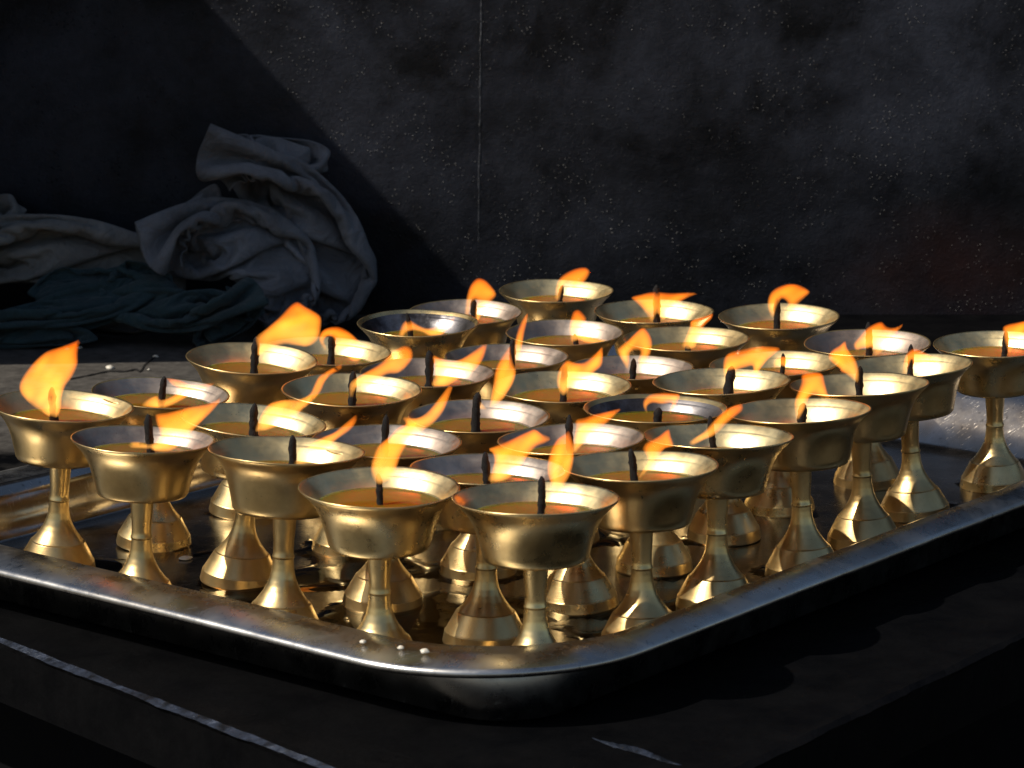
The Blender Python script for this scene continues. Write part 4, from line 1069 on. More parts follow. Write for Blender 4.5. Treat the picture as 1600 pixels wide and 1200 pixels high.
-24,-28,5,3,-23,1,17,-19,-14,-18,-84,790,152,-24,-11,-13,24,16,-10,6,-1,-30,4,23,18,10,9,-26,15,-11,-23,16,-25,0,15,-26,-3,16,-18,-17,16,-24,-5,12,
-26,6,13,-26,-2,15,-26,-5,16,-23,-8,-4,-13,25,5,-25,15,-3,-20,21,5,-29,-3,7,-27,-6,7,-19,-20,9,-18,-20,15,-25,5,-17,-18,-14,-27,-11,-1,-27,12,-3,-21,
-17,6,1,-29,-5,-4,4,30,-9,-11,26,10,6,26,-16,-16,14,5,-8,29,-12,-24,16,-6,-29,9,-6,-25,-20,16,2,-27,22,17,-15,22,19,-2,21,18,-7,17,-7,-21,13,-25,-8,
25,12,-6,17,-3,-22,-7,-27,5,-5,-24,15,-6,-25,14,-1,-18,24,-6,-24,16,7,-13,25,-7,-26,11,-8,-27,-8,14,-15,-21,26,14,3,5,-10,-27,-19,-21,6,-21,-21,5,-15,
-22,-12,-9,-18,-20,-16,-23,-10,-13,-22,-15,18,-16,-19,21,-4,22,29,2,-6,26,-8,11,30,1,-2,-17,1,-25,-5,10,-26,-17,3,-22,-27,-2,14,15,-8,25,-29,3,5,-21,
4,-22,-11,4,-27,-29,4,2,-11,3,27,-28,-8,-5,-92,838,129,-26,-17,2,9,4,-26,15,-25,-10,-4,29,-9,10,8,-25,15,-14,-20,18,-22,-8,15,-26,-2,15,-26,-3,17,-18,
-15,15,-25,-2,14,-25,-3,13,-26,-3,13,-10,24,-7,-29,4,3,-13,28,-3,-28,8,8,-26,-11,12,-22,-13,0,-28,1,10,-22,-18,22,3,20,2,-29,-1,-25,-15,0,-20,21,-6,
-2,-27,-10,3,-27,-10,-6,-8,27,-7,-6,28,-7,-13,25,-4,9,28,-11,-28,-9,0,-22,22,2,-22,24,-7,-28,-13,13,-1,-28,20,15,-18,22,18,-7,21,20,1,20,16,-12,12,
-25,-9,15,-17,-17,25,10,-11,-1,-24,-15,-6,-25,12,-5,-24,16,-2,-20,22,-8,-25,12,2,-17,24,2,-17,22,-9,-28,5,-1,-26,-13,27,8,-8,15,-6,-25,-22,-19,6,-19,
-22,-3,-18,-22,-4,-5,-15,-23,-19,-23,-4,-15,-23,-13,-7,-22,-22,29,-7,3,27,2,-10,29,-1,1,28,-6,9,-1,9,-28,-15,3,-24,-24,0,-16,-27,-1,11,15,-7,25,-30,2,
8,-15,6,-26,-20,2,-22,-29,4,7,-1,3,29,-27,-5,6,-112,882,99,-23,-15,-1,-5,-30,-7,14,-19,-14,21,9,-17,-13,17,-18,14,-9,-25,17,-24,-1,16,-22,-11,17,-24,
-7,15,-24,-7,14,-25,3,15,-22,-11,14,-8,23,14,-10,26,1,-27,12,-13,-29,3,18,-14,-20,3,-27,-9,3,-29,-4,-1,-30,1,12,-18,18,23,6,21,17,-26,5,-21,-18,1,-29,
6,-7,-9,-21,-16,28,-11,-3,16,-25,4,-7,-9,27,-7,-6,27,-6,-3,28,-16,-26,3,-4,-30,-9,10,-14,27,-7,-31,6,12,-2,-29,20,15,-16,19,14,-16,21,19,0,21,21,1,17,
3,-25,10,-28,5,11,-17,-19,20,-3,-21,-8,-28,6,-6,-25,12,-6,-23,16,-6,-24,15,-4,-23,18,8,-11,25,-5,-24,16,-6,-29,4,11,-10,-26,27,3,-14,-20,-17,-14,-17,
-23,6,-19,-20,6,-5,-16,-24,-20,-22,1,-15,-23,-14,-13,-24,-15,9,-15,-25,30,0,0,27,1,-9,28,-6,10,9,10,-28,-19,1,-20,-25,0,-14,-29,0,6,13,-9,26,-29,4,9,
-12,5,-27,-25,2,-17,-27,3,12,6,4,28,-25,-3,15,-145,914,78,3,-20,-20,-19,-22,-2,22,-13,-14,9,-28,5,7,10,-23,-16,5,-23,20,-24,3,15,-23,-11,17,-24,-1,17,
-25,-4,13,-23,-10,18,-22,0,16,-13,21,7,7,29,0,-26,13,3,-12,-27,2,-29,-9,4,-26,-8,-1,-28,7,8,-23,16,11,-21,19,26,-7,19,21,-14,16,-26,-4,-18,-1,-26,11,
-16,-19,-13,28,-7,-3,29,-3,-3,8,-25,13,-7,2,28,-13,-26,7,-10,-22,20,-3,-25,-18,2,-26,20,1,-17,27,7,-13,-27,20,14,-19,16,9,-23,22,19,-3,20,20,5,22,18,
-10,10,-12,-27,8,-24,16,5,-21,-17,14,-18,-17,-7,-22,18,-7,-19,20,-4,-28,6,-5,-20,21,-10,-26,-2,10,-16,23,-3,-28,14,-5,-28,-11,23,1,-19,-8,-9,-27,-18,
-23,4,-12,-15,21,-9,-20,-19,-21,-21,2,-8,-15,-26,-14,-27,-10,-10,-25,-14,21,-6,-20,27,4,10,24,-8,-14,12,8,-25,-28,8,0,-18,-6,-23,-29,0,-3,10,-9,27,
-28,5,14,-11,4,-28,-24,2,-18,-23,2,17,10,5,27,-19,0,21,-183,941,63,4,-19,-22,3,-19,-22,9,-26,-8,0,-8,28,14,-22,-14,-19,8,-19,15,-23,-9,18,-24,-6,16,
-24,-9,17,-24,-7,15,-24,2,19,-22,0,13,-9,23,4,20,25,0,-29,4,3,-15,-26,3,-29,-6,6,-28,0,24,-3,17,19,-17,4,20,-23,5,16,-6,25,6,-14,27,-27,-15,-3,-16,
-22,-5,9,-27,6,28,-11,-2,29,-3,-3,25,-14,-2,-4,-28,6,-9,-18,22,-10,-25,16,-2,-19,-24,3,-23,21,1,-14,29,3,-27,-17,14,4,-26,17,11,-21,21,18,-7,21,20,6,
22,19,-5,17,7,-23,3,-27,-13,4,-20,21,13,-19,-16,0,-29,-5,-10,-23,14,-1,-16,24,-6,-28,4,-14,-24,-10,8,-19,22,3,-23,19,-4,-29,6,0,-20,-23,11,1,-29,-19,
-23,3,-9,-10,25,-14,-23,-10,-18,-22,-4,-4,-10,-28,-13,-21,-20,-11,-29,1,-6,-23,-19,27,4,-9,6,9,-25,24,-7,-16,-22,15,-11,-24,-14,8,-22,-2,-19,0,-8,31,
-27,5,15,-6,4,-29,-26,1,-16,-17,3,23,13,4,25,-11,4,27,-224,964,51,5,-22,-20,4,-24,-18,7,-25,-13,3,-11,27,23,-10,13,1,-14,-24,-12,-18,-20,17,-24,-8,18,
-24,-6,17,-24,-6,10,-26,-14,25,-19,7,9,16,16,2,13,27,2,-30,8,7,-24,-10,-2,-27,-12,16,-21,13,20,-17,11,24,-12,11,30,7,-6,7,-10,26,0,-18,25,-11,-24,11,
-19,-24,-4,23,-18,3,26,-15,1,27,-11,-1,27,-11,-3,5,-29,3,5,-28,4,-9,-25,14,-1,-10,-30,2,-23,21,1,-11,29,3,-30,-8,7,-15,-25,17,9,-22,20,18,-11,21,19,3,
22,19,-2,21,14,-15,8,-11,-26,3,-24,15,1,-26,13,9,-22,-13,-9,-27,-2,0,-19,21,-10,-27,-4,-13,-24,-11,0,-25,17,8,-20,21,3,-22,20,-4,-28,-11,9,-4,-28,-17,
-23,-6,-9,-9,26,-17,-24,-2,-16,-23,-9,-5,-10,-28,-6,-12,-27,-12,-28,7,-7,-26,-12,0,-14,-27,20,13,-16,-14,2,-24,9,12,-24,-26,-9,2,-26,-17,3,-17,-2,23,
-20,-3,23,0,8,-32,-27,-3,-8,-11,5,27,15,5,24,2,10,28,-270,981,45,6,-25,-17,7,-27,-13,10,-27,-6,17,-25,5,4,15,25,16,-23,-6,-11,-20,-19,14,-25,-10,13,
-25,-10,17,-25,-8,11,-25,-10,24,-21,-2,-1,32,4,11,22,14,4,-33,4,0,-27,11,15,-19,12,15,-22,13,18,-21,9,24,10,-12,29,-1,5,-6,-20,24,7,-10,28,-16,-25,4,
14,-24,12,20,-21,5,28,-8,-6,26,-13,1,-1,-28,-1,12,-26,7,19,-24,4,14,-20,-15,4,-17,-24,2,-25,18,1,-12,28,3,-30,-2,4,-23,-17,12,-5,-26,20,16,-15,21,19,
1,22,19,-2,21,16,-11,15,5,-25,-1,-28,-5,5,-20,20,1,-27,10,0,-19,-18,-5,-28,6,-11,-26,-8,-12,-27,-6,-3,-27,12,3,-23,19,10,-16,24,0,-27,12,2,-14,-27,
-14,-22,-13,-9,-9,26,-16,-24,-2,-16,-23,-8,-11,-16,-23,4,3,-30,-11,-29,3,-11,-7,-26,4,-28,-10,-7,-13,-25,10,23,-17,-11,-10,-21,-28,-8,-4,-7,9,26,-22,
-7,22,-23,-19,-4,-12,2,-28,-28,-3,-1,-7,6,29,5,7,27,18,10,21,-310,1001,46,8,-27,-14,9,-29,-8,13,-27,-3,13,-26,2,8,10,26,24,-17,4,-8,-23,-18,8,-25,-14,
15,-25,-10,13,-25,-10,21,-19,1,23,-17,-2,2,28,5,-5,31,-2,23,-17,10,3,-25,16,14,-25,12,14,-22,14,24,-16,6,18,14,-17,30,1,3,-7,-20,24,-11,-17,25,18,-24,
9,18,-22,6,22,-21,-2,9,-22,17,15,-24,1,15,-26,-1,25,-3,-14,16,-20,-13,14,-24,-16,12,-27,-5,5,-26,14,3,-17,24,3,-30,2,4,-25,-13,7,-20,-21,16,7,-22,22,
20,0,21,19,-3,21,16,-12,19,13,-17,3,-16,-23,4,-23,18,-3,-29,4,-1,-28,8,-2,-21,-19,-12,-25,-8,-10,-28,-3,-6,-28,8,1,-25,18,11,-14,24,5,-21,20,-9,-29,
-3,-5,-17,-25,-10,-12,24,-16,-24,-3,-15,-23,-9,-13,-19,-20,7,14,-25,-11,-22,-17,-13,3,-27,-4,-23,-17,4,-28,1,-1,-1,-27,-18,-12,-17,-26,-4,10,-14,6,26,
-22,3,-19,-14,-25,10,-22,-5,-20,-27,-1,12,-5,5,28,10,9,25,21,11,17,-350,1017,52,9,-28,-10,11,-28,-4,14,-28,0,14,-27,-1,17,-1,25,24,-8,12,-2,-25,-16,1,
-24,-17,12,-26,-11,24,-16,-2,22,-19,1,26,-8,1,7,27,2,-10,26,0,32,2,-1,6,-26,17,7,-24,16,17,-21,12,21,-17,8,11,19,-21,27,2,-6,-6,-17,26,17,-24,12,17,
-23,11,17,-23,9,18,-22,9,16,-24,7,14,-26,3,15,-24,2,16,-25,-1,17,-20,-15,20,-12,-18,15,-21,-15,6,-26,12,6,-25,15,4,-28,6,4,-26,-12,6,-25,-13,10,-12,
-25,20,18,-9,21,20,1,21,16,-12,21,15,-14,10,-1,-27,-3,-28,-1,3,-25,15,-5,-28,0,-3,-29,4,-8,-21,-18,-10,-26,-11,-8,-29,4,-3,-27,13,9,-17,23,11,-14,24,
-6,-28,10,-6,-22,-18,-13,-18,19,-16,-24,-5,-15,-22,-11,-13,-20,-17,-6,3,-29,1,21,-22,-8,-20,-21,-7,-12,-26,-2,-26,-8,-3,-30,-8,-26,4,12,-26,2,11,-19,
-20,-12,-14,12,-25,-22,-20,0,-21,-20,9,-12,13,24,-19,-8,20,14,9,23,21,12,17,-386,1033,57,11,-28,-5,14,-27,-1,15,-27,2,15,-26,1,22,-18,11,21,1,20,9,
-26,-9,-4,-24,-19,20,-20,-6,30,-3,0,21,-20,2,24,-14,0,0,31,-1,-1,29,3,28,14,-5,6,-25,17,17,-22,13,19,-19,11,19,-21,9,18,12,-19,17,17,-21,11,-29,5,16,
-26,9,17,-25,9,17,-23,8,17,-22,10,17,-23,9,17,-22,8,16,-23,6,16,-24,5,16,-25,0,17,-21,-12,17,-17,-19,12,-26,-5,5,-27,8,4,-26,14,5,-26,-10,6,-26,-11,5,
-24,-15,16,4,-24,21,19,1,21,17,-10,21,16,-12,16,10,-22,-2,-22,-19,1,-26,12,-2,-29,7,-5,-28,0,-8,-27,-7,-9,-22,-17,-9,-29,0,-6,-29,8,4,-22,20,14,-9,25,
2,-21,20,-12,-27,4,-12,-27,4,-15,-21,-12,-15,-23,-9,-13,-18,-20,-5,5,-29,3,24,-18,-9,-12,-26,-5,-15,-24,-4,-29,-4,-20,-11,19,-23,-11,15,-19,-18,-14,
-13,5,-26,-20,-13,-17,-23,-20,1,-16,-6,24,-14,5,25,-24,-15,7,6,5,28,22,11,17,-420,1049,63,13,-26,0,15,-27,2,17,-25,3,16,-25,3,19,-22,8,23,-3,18,12,
-26,-8,4,-25,-14,29,-8,-1,29,-5,0,28,-7,-1,20,-20,2,14,25,-6,-9,29,6,21,21,-1,26,-11,-15,17,-24,3,19,-19,14,18,-14,17,20,-22,-6,19,16,-18,3,-12,-32,
13,-29,6,18,-25,9,17,-22,9,18,-22,10,18,-21,10,18,-20,10,18,-20,9,19,-22,10,17,-22,8,17,-24,4,16,-22,-13,13,-24,-10,7,-28,3,6,-27,8,6,-26,-11,5,-27,
-10,6,-26,-11,6,-19,-21,19,16,-14,22,18,-6,22,17,-8,20,14,-16,3,-8,-28,-3,-29,1,-1,-28,7,-3,-29,5,-7,-27,-6,-10,-24,-14,-9,-28,-4,-8,-30,3,0,-25,16,
11,-13,24,5,-18,23,-8,-27,11,-12,-26,2,-15,-23,-9,-14,-24,-8,-13,-15,-22,-4,8,-28,4,25,-17,-11,0,-29,-13,-25,6,-4,-29,-3,-21,-12,17,-18,-21,-8,-15,-5,
-24,-17,-7,-24,-23,-18,-6,-20,-16,12,-14,2,27,-27,-11,-1,-15,-13,21,0,1,29,17,10,22,-450,1066,71,15,-25,3,16,-25,4,17,-24,5,18,-24,5,17,-23,5,23,-11,
15,9,-26,-11,27,-10,-1,29,-9,-1,28,-5,0,27,-9,-1,27,-11,0,22,18,-9,-11,26,7,27,7,-12,24,15,-9,23,-17,-10,17,-21,-6,19,-18,15,19,-15,13,18,-18,-17,8,
10,-27,12,-25,-17,10,-30,-1,18,-23,9,17,-22,10,18,-21,9,18,-20,10,19,-20,10,19,-20,10,20,-20,11,20,-20,9,19,-22,9,11,-27,-2,10,-27,-3,6,-28,-6,6,-27,
-9,6,-27,-8,6,-27,-9,6,-25,-13,8,-6,-27,21,17,-10,24,17,-4,22,16,-10,12,7,-27,-3,-28,-6,-3,-29,1,-4,-28,4,-6,-29,0,-9,-25,-13,-10,-28,-7,-9,-29,0,-4,
-27,10,4,-20,22,10,-15,24,-5,-25,15,-11,-26,4,-14,-24,-7,-14,-25,-6,-12,-14,-24,-2,13,-26,3,24,-20,-13,-7,-26,-13,-26,11,-8,-21,18,-18,-22,-5,-17,-16,
-16,-20,-12,-18,-15,-6,-25,-23,-19,0,-16,-8,23,-29,-9,-1,-21,-13,14,-12,-11,23,1,1,29,7,6,28,-479,1085,86,16,-24,5,17,-23,5,18,-24,5,19,-22,6,19,-22,
7,19,-22,7,27,-11,-1,28,-9,-1,28,-9,-1,28,-8,-1,28,-6,-1,29,-2,-2,27,7,-8,-4,29,1,16,22,-11,30,-5,-6,23,-16,-9,15,-22,-6,29,4,-11,20,-21,-2,21,-19,5,
10,4,-26,10,-30,-9,12,-21,-19,13,-26,-7,15,-25,6,16,-22,9,18,-22,9,18,-21,9,20,-20,10,20,-19,11,21,-19,10,20,-21,10,17,-23,7,10,-27,-1,8,-27,-4,7,-28,
-5,6,-28,-8,7,-27,-7,6,-26,-10,5,-23,-17,13,4,-26,23,17,-6,24,16,-6,19,13,-18,-3,-16,-23,-2,-29,1,-4,-29,4,-5,-28,4,-9,-27,-9,-11,-28,-9,-9,-29,-3,-7,
-28,6,1,-23,19,8,-17,23,-1,-23,18,-9,-26,7,-14,-25,-6,-12,-26,-5,-12,-12,-25,0,18,-24,0,19,-24,-15,-14,-22,-13,-25,10,-8,-22,18,-19,-21,-7,-16,-5,-24,
-20,-11,-19,-16,-23,-5,-23,-20,2,-28,-10,4,-17,-5,23,-23,-16,8,-12,-11,24,-1,0,29,5,4,28,-507,1110,111,18,-22,5,19,-22,6,21,-20,5,22,-19,6,24,-18,5,
24,-16,2,25,-13,1,27,-11,0,28,-9,-1,28,-10,0,27,-8,0,29,-6,-1,28,4,-6,-1,30,-2,18,21,-12,18,-25,-7,25,-14,-9,23,-15,-6,24,-7,-12,28,5,1,29,-5,-11,15,
-11,-26,11,-24,-15,12,-23,-19,12,-24,-13,13,-26,-5,14,-24,4,16,-23,7,17,-23,7,19,-22,9,20,-20,10,22,-18,11,20,-19,11,19,-22,8,14,-25,4,9,-27,-1,8,-28,
-3,8,-28,-5,7,-27,-6,7,-27,-7,6,-27,-11,6,-18,-21,17,11,-21,25,15,-5,22,15,-12,5,0,-29,-6,-28,-7,-2,-28,6,-4,-28,6,-9,-29,-3,-11,-27,-10,-10,-29,-4,
-8,-29,2,-3,-26,13,0,-22,19,6,-19,21,-6,-26,12,-12,-26,-3,-12,-26,-4,-11,-10,-26,0,19,-25,-2,13,-26,-18,-16,-19,-8,-23,18,-13,-25,8,-18,-21,-5,-16,-7,
-23,-23,-16,-9,-19,-11,19,-25,-17,2,-23,-18,-1,-24,-15,-9,-16,-14,19,-10,-9,26,-4,-1,29,1,3,28,-525,1140,138,20,-20,5,22,-19,5,24,-16,4,25,-16,2,26,
-14,1,24,-15,2,26,-13,0,27,-7,-6,27,-8,-7,28,-8,-4,26,-10,7,26,-9,7,27,-10,2,16,23,-9,19,4,-18,16,15,-21,22,-21,8,20,-20,2,20,-18,-9,20,-20,-8,19,-12,
-19,24,-6,-21,29,0,-11,12,-23,-16,16,-15,-19,14,-20,-16,14,-24,-7,14,-26,1,16,-24,5,16,-24,5,17,-24,7,20,-21,9,22,-17,12,19,-20,9,17,-22,7,12,-26,2,
10,-28,-1,9,-27,-2,8,-28,-5,8,-27,-5,7,-28,-6,7,-26,-11,7,-12,-26,20,14,-14,22,14,-14,19,13,-19,-8,-21,-17,-4,-29,1,-2,-28,9,-7,-29,2,-10,-28,-8,-10,
-28,-5,-9,-29,-1,-5,-27,10,-4,-25,13,-1,-23,17,4,-22,19,-11,-27,1,-11,-27,-4,-12,-8,-26,0,17,-25,-5,10,-28,-19,-16,-17,-19,-23,5,-15,-24,6,-6,-26,12,
-19,-13,-17,-24,-13,8,-22,-6,-18,-21,-19,5,-23,-19,2,-22,-19,5,-15,-13,22,-8,-6,27,-2,0,29,3,8,28,-549,1164,164,23,-18,4,24,-16,2,27,-11,-1,25,-15,0,
25,-15,3,26,-14,0,26,-12,-2,25,-3,-13,27,-7,-10,27,-9,-5,28,-9,2,26,-10,8,25,-7,11,29,-12,0,16,17,-18,19,8,-19,19,-1,-24,19,-22,-1,23,-16,8,19,-20,-2,
21,-15,-13,20,-17,-14,21,-20,-9,19,-16,-16,17,-13,-19,18,-14,-19,17,-12,-19,14,-24,-9,15,-25,1,15,-26,0,15,-25,2,15,-25,4,17,-23,7,18,-21,9,22,-17,10,
15,-24,4,12,-26,2,10,-27,-1,9,-28,-3,9,-27,-3,10,-27,-3,9,-28,-5,6,-26,-12,9,-4,-28,20,14,-16,23,14,-11,2,-5,-26,-6,-28,-3,-3,-28,7,-5,-29,7,-8,-28,
-4,-10,-28,-6,-9,-29,-2,-5,-27,9,-6,-27,9,-5,-25,12,4,-22,19,-8,-27,7,-11,-27,-3,-11,-9,-26,-3,15,-26,-7,6,-28,-21,-17,-11,-20,-21,-1,-17,-25,0,-19,
-23,3,-7,-22,17,-20,2,-20,-21,-19,-3,-23,-20,2,-21,-19,6,-22,-18,10,-15,-13,22,-2,3,28,0,13,26,-3,21,19,-564,1165,198,25,-15,1,24,-16,2,25,-14,0,27,
-12,-1,27,-12,-2,26,-13,-1,25,-14,0,26,-7,-10,26,-3,-13,27,-4,-11,26,-7,-8,28,-10,3,26,-9,9,26,-9,6,29,-11,1,18,-3,-22,20,7,-20,20,2,-21,19,-20,-8,22,
-18,5,22,-18,5,20,-16,-17,20,-18,-11,20,-20,-9,17,-17,-17,17,-16,-17,17,-16,-16,17,-16,-18,15,-24,-7,14,-25,-3,14,-25,-3,14,-26,-1,14,-26,1,15,-25,3,
15,-23,6,16,-23,5,19,-21,7,10,-27,0,10,-26,-3,10,-27,-2,11,-27,-1,9,-28,-5,12,-26,-1,6,-26,-12,13,3,-27,21,15,-13,16,9,-21,-8,-25,-14,-3,-29,5,-4,-28,
7,-7,-29,1,-9,-28,-5,-9,-28,-2,-4,-25,13,-7,-28,5,-8,-28,3,-4,-26,12,-1,-24,15,-9,-28,1,-12,-9,-25,-6,9,-27,-9,6,-27,-21,-20,-3,-20,-21,7,-16,-24,-6,
-18,-9,21,-9,-18,-22,-21,-20,-1,-21,-19,1,-22,-19,0,-23,-20,3,-22,-18,11,-5,3,28,-4,16,25,-12,25,11,-14,21,10,-558,1163,242,24,-16,1,26,-13,-1,26,-13,
-1,27,-12,-2,27,-11,-3,26,-12,-2,25,-14,-1,26,-13,-3,26,-1,-14,26,-4,-12,26,-3,-12,27,-6,-11,26,-11,-2,27,-9,6,27,-10,-2,27,-8,3,23,-14,-11,20,-2,-21,
22,2,-19,20,-15,-13,22,-18,5,21,-20,4,20,-19,-14,19,-18,-14,18,-18,-14,17,-18,-14,17,-18,-16,17,-16,-17,16,-23,-8,15,-25,-6,14,-24,-6,14,-25,-6,13,
-25,-5,13,-26,-3,13,-26,0,12,-26,0,16,-24,5,16,-23,5,7,-27,-5,10,-28,-2,13,-26,1,8,-27,-4,9,-28,-4,17,-24,2,10,-25,-10,15,10,-24,22,14,-13,-2,-14,-26,
-5,-28,3,-5,-29,3,-5,-28,4,-8,-28,-2,-8,-28,-2,-6,-27,9,-5,-28,10,-11,-26,-3,-3,-26,12,-3,-27,11,-8,-27,5,-12,-1,-26,-13,-10,-23,-9,6,-22,-21,-22,0,
-22,-20,0,-15,-20,17,-23,-15,-8,-21,-16,12,-2,-21,-20,-22,-19,4,-22,-16,8,-21,-21,-4,-20,-5,22,-8,27,13,-14,21,8,-26,11,-3,-11,23,15,-545,1172,284,25,
-14,-1,26,-13,-1,26,-12,-2,27,-11,-3,27,-12,-3,26,-12,-3,26,-13,-2,25,-14,-1,26,-14,-3,25,-10,-10,26,-6,-12,27,0,-12,25,3,-12,27,-4,-12,25,-11,-9,27,
-11,-5,27,-11,-2,27,-11,4,23,-10,-14,22,-8,-16,22,-8,-18,21,-19,-2,20,-20,-4,18,-19,-12,18,-20,-11,18,-19,-14,17,-20,-12,17,-21,-12,16,-23,-8,15,-23,
-8,15,-24,-7,15,-23,-10,14,-24,-8,13,-26,-6,12,-26,-4,13,-25,-5,11,-27,-2,12,-26,0,10,-28,-3,14,-25,6,8,-26,-8,10,-28,-3,11,-27,0,14,-26,-2,16,-24,2,
8,-24,-12,20,16,-17,9,-1,-26,-5,-28,-4,-6,-28,0,-7,-28,1,-6,-28,1,-7,-28,1,-8,-28,4,-5,-28,8,-12,-26,-4,-4,-26,12,-14,-25,-1,-4,-27,6,-18,-22,-6,4,14,
-27,-18,-13,-13,-21,-21,-1,-21,-20,-1,-24,-17,1,-15,-15,19,-20,-13,16,-7,-23,-17,-24,-13,9,-18,-23,-1,-27,-6,9,-19,21,12,-9,18,-26,-17,23,6,-22,17,11,
4,-9,30,-559,1205,298,26,-12,-5,26,-12,-2,27,-12,-3,26,-12,-1,27,-12,-2,26,-13,-4,25,-12,-5,26,-13,-5,25,-14,-3,26,-14,-1,25,-13,-6,25,-13,-7,24,-8,
-14,27,-3,-11,27,4,-9,27,0,-11,27,-3,-14,28,-9,-8,27,-11,-8,26,-12,-9,23,-15,-9,23,-17,-9,20,-18,-10,18,-21,-10,18,-21,-10,17,-22,-11,18,-21,-11,16,
-23,-9,15,-24,-8,16,-23,-7,15,-24,-8,14,-24,-7,14,-24,-8,15,-24,-9,14,-24,-11,14,-25,-10,12,-26,-4,11,-27,-3,10,-28,-2,12,-26,-3,9,-28,5,10,-27,3,10,
-23,-15,12,-25,-6,14,-25,-1,13,-26,2,12,-19,-16,17,11,-21,-3,-26,-13,-6,-28,-1,-7,-28,-2,-8,-28,0,-7,-28,0,-8,-28,2,-8,-27,3,-7,-28,8,-12,-25,-5,-8,
-26,7,-12,-26,-4,-11,-24,9,0,4,-25,-20,-16,-9,-22,-20,2,-21,-18,-2,-24,-19,0,-19,-18,12,-19,-13,18,-24,2,16,-7,-27,2,-27,-8,7,-27,7,7,-7,27,-10,-10,
18,-31,-19,31,1,-20,11,15,-21,-8,18,-539,1199,334,26,-12,-3,26,-11,-3,27,-11,-3,27,-12,-2,27,-11,-3,25,-12,-5,26,-12,-6,26,-12,-7,26,-13,-6,26,-12,-7,
25,-13,-6,25,-13,-7,24,-17,-3,25,-15,-6,25,-11,-10,24,-7,-15,25,-7,-14,30,5,1,28,-10,-7,27,-12,-9,26,-12,-10,26,-12,-10,21,-17,-11,21,-16,-13,19,-20,
-13,18,-21,-13,18,-22,-11,17,-22,-11,16,-22,-9,15,-24,-8,16,-24,-8,14,-24,-7,15,-25,-8,14,-24,-8,13,-25,-9,14,-25,-8,13,-25,-8,12,-27,-6,11,-27,-4,12,
-26,-4,11,-28,-3,9,-27,5,11,-23,-15,9,-27,5,16,-19,-16,11,-25,4,12,-20,-9,18,-13,-21,0,-24,-15,-6,-27,-5,-6,-28,-4,-8,-28,-6,-9,-28,-2,-9,-31,3,-7,
-27,3,-9,-27,4,-10,-27,5,-9,-25,8,-10,-26,-7,-8,-23,6,-11,-8,-21,-25,-11,8,-16,-24,-6,-29,-6,10,-29,3,-1,-10,-22,16,-20,-17,15,-20,-16,15,-21,-16,12,
-29,-1,5,-18,19,-11,7,11,-26,-15,16,-25,-21,34,5,-22,11,19,-18,-2,16,-556,1188,361,26,-11,-3,27,-12,-3,26,-12,-2,27,-11,-3,27,-12,-3,26,-11,-5,27,-10,
-7,27,-11,-7,26,-10,-8,27,-11,-7,26,-11,-8,27,-11,-8,26,-11,-8,26,-12,-8,25,-12,-10,25,-14,-11,10,-27,-12,22,-12,-19,24,-9,-18,25,-12,-12,25,-12,-11,
24,-12,-9,22,-18,6,26,-14,-4,28,-12,-5,25,-14,-10,23,-16,-12,22,-17,-12,19,-19,-13,18,-21,-11,16,-23,-9,16,-24,-10,15,-24,-8,14,-24,-8,12,-27,-7,12,
-26,-6,12,-27,-6,12,-26,-5,13,-26,-6,13,-26,-6,12,-26,-6,13,-26,-6,0,-28,4,18,-21,-8,8,-27,-2,21,-16,-13,14,-24,-11,13,-24,-11,-1,-26,-11,-2,-29,-11,
-8,-28,-5,-3,-31,-9,-10,-28,-2,-9,-28,1,-9,-28,4,-9,-27,6,-11,-27,5,-5,-26,2,-13,-26,2,-11,-28,-5,-26,-10,-1,-21,-19,-5,-26,14,8,-27,6,4,-31,-6,6,-27,
-13,-5,-24,-16,11,-21,-19,11,-15,-17,17,-14,-16,22,-8,17,-17,8,15,-23,-13,14,-26,-21,20,0,-30,2,9,-22,-2,7,-567,1179,391,27,-11,-4,26,-12,-3,27,-12,
-2,26,-12,-3,27,-11,-3,27,-10,-6,27,-10,-6,27,-10,-7,28,-10,-7,27,-10,-8,27,-10,-7,27,-11,-7,26,-11,-8,27,-11,-8,26,-12,-9,27,-12,-10,27,-14,-11,20,
-17,-19,10,-21,-23,17,-17,-21,19,-12,-20,21,-7,-19,27,-5,-10,27,-10,-7,25,-16,-3,19,-23,3,24,-20,0,23,-19,-2,25,-17,-3,26,-15,-4,24,-15,-6,22,-19,-11,
17,-21,-10,17,-23,-9,15,-25,-9,13,-25,-7,12,-27,-6,11,-27,-5,13,-26,-6,12,-26,-5,11,-27,-5,11,-27,-4,8,-28,-3,1,-29,1,21,-18,-9,14,-24,-7,10,-26,-9,9,
-26,-11,-2,-27,-10,2,-28,-10,-4,-29,-8,-2,-28,-7,-4,-29,-7,-10,-28,1,-13,-23,7,-8,-27,6,-11,-26,7,-11,-27,3,-15,-27,1,-13,-25,0,-23,-19,-9,-20,-20,-7,
-32,-3,-6,-28,13,7,-26,6,16,-28,5,-6,-34,1,-2,-13,-27,8,0,-25,16,-30,-9,16,-28,-1,-4,6,17,-26,-6,5,-19,-19,9,-11,-15,9,-1,-21,-5,8,-583,1166,392,26,
-11,-4,27,-11,-5,26,-11,-3,27,-12,-1,26,-11,-1,27,-10,-4,28,-10,-6,27,-10,-5,28,-10,-6,28,-10,-7,28,-10,-5,26,-10,-7,27,-11,-8,26,-11,-8,26,-12,-9,27,
-13,-9,29,-14,-8,26,-15,-14,25,-13,-18,23,-10,-20,21,-9,-20,0,-21,-21,17,-9,-20,18,-7,-24,26,-13,-10,27,-12,-8,28,-14,-3,26,-17,-2,22,-20,-2,20,-21,
